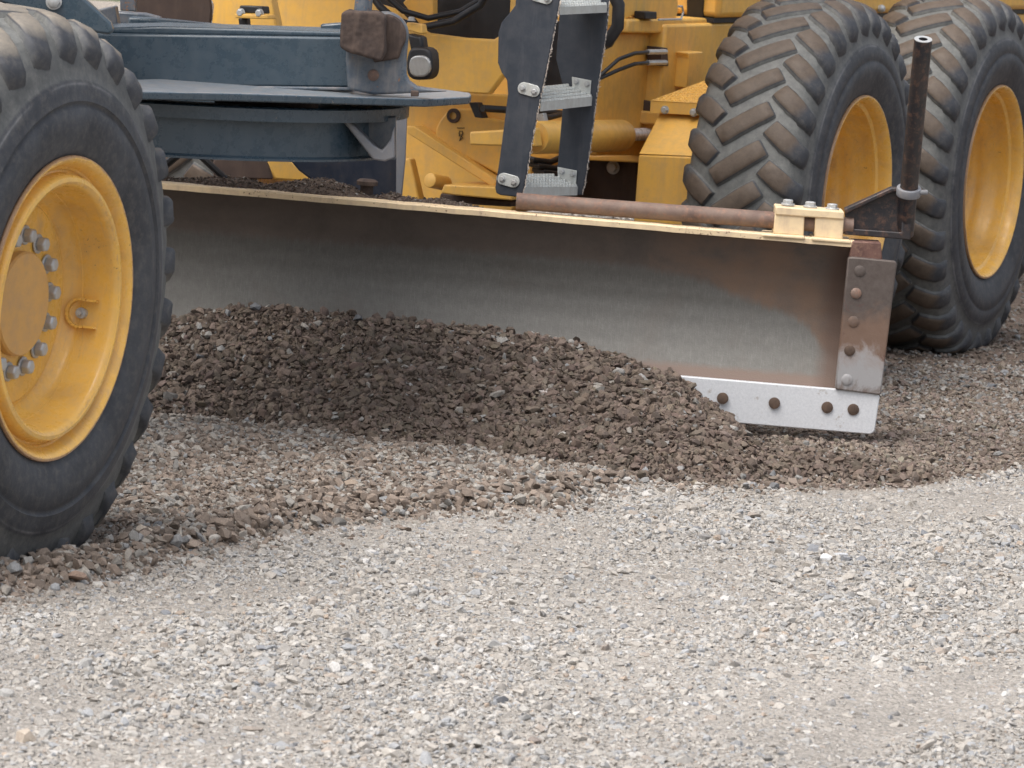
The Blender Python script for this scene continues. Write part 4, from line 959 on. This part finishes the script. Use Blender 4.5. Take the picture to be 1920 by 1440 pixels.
# toe of the heap: tumbled stones round the free end of the windrow
# soil on the blade's back
sq = [wY(x, y, 15.18) for x, y in [(320, 336), (370, 338), (410, 331), (450, 332), (500, 341), (560, 338), (620, 341), (660, 352), (700, 366), (740, 362), (780, 372), (830, 374), (870, 382), (930, 397)]]
SOILX = np.array([-1.9, -1.3]+[q.x for q in sq]+[.2]); SOILE = np.array([.03, .05]+[q.z-.600-zoff(q.x) for q in sq]+[-.05])
def hsoil(X, Y):
    e = np.interp(X, SOILX, SOILE)+.004*W2(X*1.5, Y)+.004*W3(X, Y)
    t = (Y-15.06)/.12; return .600+zoff(X)+np.where(t < 1, e*np.sqrt(np.clip(t, 0, 1)), e-(Y-15.18)*.6)-(t < 0)*.01
V, Fq, Cc = gridmesh(np.arange(-1.95, .12, .012), np.arange(15.05, 15.5, .012), hsoil, lambda X, Y: np.ones(X.shape+(3,))*C_PILE)
Tq = np.concatenate([Fq[:, [0, 1, 2]], Fq[:, [0, 2, 3]]])
SS = [field(9000, (-1.6, .08, 15.07, 15.4), lambda X, Y: hsoil(X, Y) > .60, sz(.004, .009), lambda X, Y: brownpal(len(X), rs, np.array([.105, .080, .066])), .7, HS, (-.1, .5), hsoil)]
make_gravel('soil_on_blade', [(V, Tq, np.tile(C_PILE, (len(Tq), 1)))]+SS, 'stone', 'dark crumbly soil lying along the back of the blade', 'soil')

# a few larger stones that stand out
def big(px, py, size, col, label, name='rock', z=None, lift=.35, seed=0, stretch=(1, .75, .6), rz=0, cat='stone'):
    w = wz(px, py, 0) if z is None else z
    X = np.array([w[0]]); Y = np.array([w[1]])
    zz = float(hbase(X, Y)[0]) if z is None else w[2]
    bm = bmesh.new(); r = random.Random(seed)
    for _ in range(22):
        v = Vector((r.gauss(0, 1), r.gauss(0, 1), r.gauss(0, 1))).normalized()*r.uniform(.8, 1); bm.verts.new((v.x*stretch[0]*size, v.y*stretch[1]*size, v.z*stretch[2]*size))
    bmesh.ops.convex_hull(bm, input=bm.verts); bmesh.ops.delete(bm, geom=[v for v in bm.verts if not v.link_faces], context='VERTS')
    bmesh.ops.recalc_face_normals(bm, faces=bm.faces); me = bpy.data.meshes.new(name); bm.to_mesh(me); bm.free()
    at = me.attributes.new('Col', 'FLOAT_COLOR', 'POINT'); at.data.foreach_set('color', [c for _ in me.vertices for c in (*col, 1)])
    o = link(name, me, 'stone'); o.location = (w[0], w[1], zz+size*stretch[2]*lift); o.rotation_euler = (.12, -.1, rz); tag(o, label, cat, 'larger stones among the gravel'); return o
big(1545, 1052, .024, (.58, .58, .58), 'pale grey angular stone alone in the gravel right of centre', seed=1, stretch=(1, .6, .55))
big(1576, 1045, .018, (.45, .46, .48), 'small blue-grey stone touching the pale angular stone right of centre', seed=2, stretch=(1.2, .6, .5))
big(1000, 1392, .018, (.22, .19, .17), 'dark brown stone at the bottom centre of the gravel', seed=3)
big(45, 1385, .028, (.42, .36, .30), 'tan flat stone in the bottom left corner', seed=4, stretch=(1, .7, .75))
big(140, 1103, .030, (.25, .18, .14), 'large brown stone on the ridge under the front tyre', seed=5, stretch=(1.1, .7, .5), lift=.7)
big(268, 1040, .026, (.42, .36, .30), 'beige pointed stone on the ridge right of the front tyre', seed=6, stretch=(1, .8, .75), lift=.7)
big(1025, 872, .017, (.42, .29, .20), 'orange-brown stone at the foot of the dark heap', seed=7, stretch=(.7, .7, 1), lift=.6, z=wY(1185, 862, 14.1))
big(1440, 886, .016, (.85, .85, .84), 'small white stone at the toe of the dark heap', seed=8, stretch=(1, .7, .55), z=wY(1440, 887, 14.25))
big(1022, 742, .026, (.44, .40, .38), 'grey-white stone half buried in the side of the dark heap', seed=9, stretch=(1, .7, .8), z=wY(1022, 742, 14.52))

# ------------------------------------------------------------------ light, sky, camera
w = bpy.data.worlds.new('World'); scene.world = w; w.use_nodes = True; nt = w.node_tree
sky = nt.nodes.new('ShaderNodeTexSky'); sky.sky_type = 'NISHITA'; sky.sun_disc = False
SE, SA = radians(62), radians(226)
sky.sun_elevation = SE; sky.sun_rotation = SA; sky.dust_density = 6; sky.air_density = 1.0; sky.ozone_density = 1
hsv = nt.nodes.new('ShaderNodeHueSaturation'); hsv.inputs['Saturation'].default_value = .42
nt.links.new(sky.outputs[0], hsv.inputs['Color']); bg = nt.nodes['Background']; nt.links.new(hsv.outputs[0], bg.inputs['Color']); bg.inputs['Strength'].default_value = .15
sd = bpy.data.lights.new('sun', 'SUN'); sd.energy = 1.2; sd.angle = radians(60); sd.color = (1, .96, .90)
so = bpy.data.objects.new('sun', sd); COL.objects.link(so)
dv = Vector((sin(SA)*cos(SE), cos(SA)*cos(SE), sin(SE))); so.rotation_euler = dv.to_track_quat('Z', 'Y').to_euler(); so.location = (0, 0, 30)

cd = bpy.data.cameras.new('camera'); cam = bpy.data.objects.new('camera', cd); COL.objects.link(cam)
cd.sensor_width = 36; cd.lens = F/1920*36; cd.clip_end = 1500; cd.clip_start = .1
fwd = Vector((0, cos(PT), -sin(PT))); up0 = Vector((0, sin(PT), cos(PT))); rt0 = Vector((1, 0, 0))
rt = rt0*cos(RL)+up0*sin(RL); up = up0*cos(RL)-rt0*sin(RL)
mw = Matrix((rt, up, -fwd)).transposed().to_4x4(); mw.translation = (0, 0, H); cam.matrix_world = mw
cd.dof.use_dof = True; cd.dof.focus_distance = 13.6; cd.dof.aperture_fstop = 15
scene.camera = cam
vs = scene.view_settings; vs.view_transform = 'Standard'; vs.look = 'None'; vs.exposure = .70; vs.gamma = 1
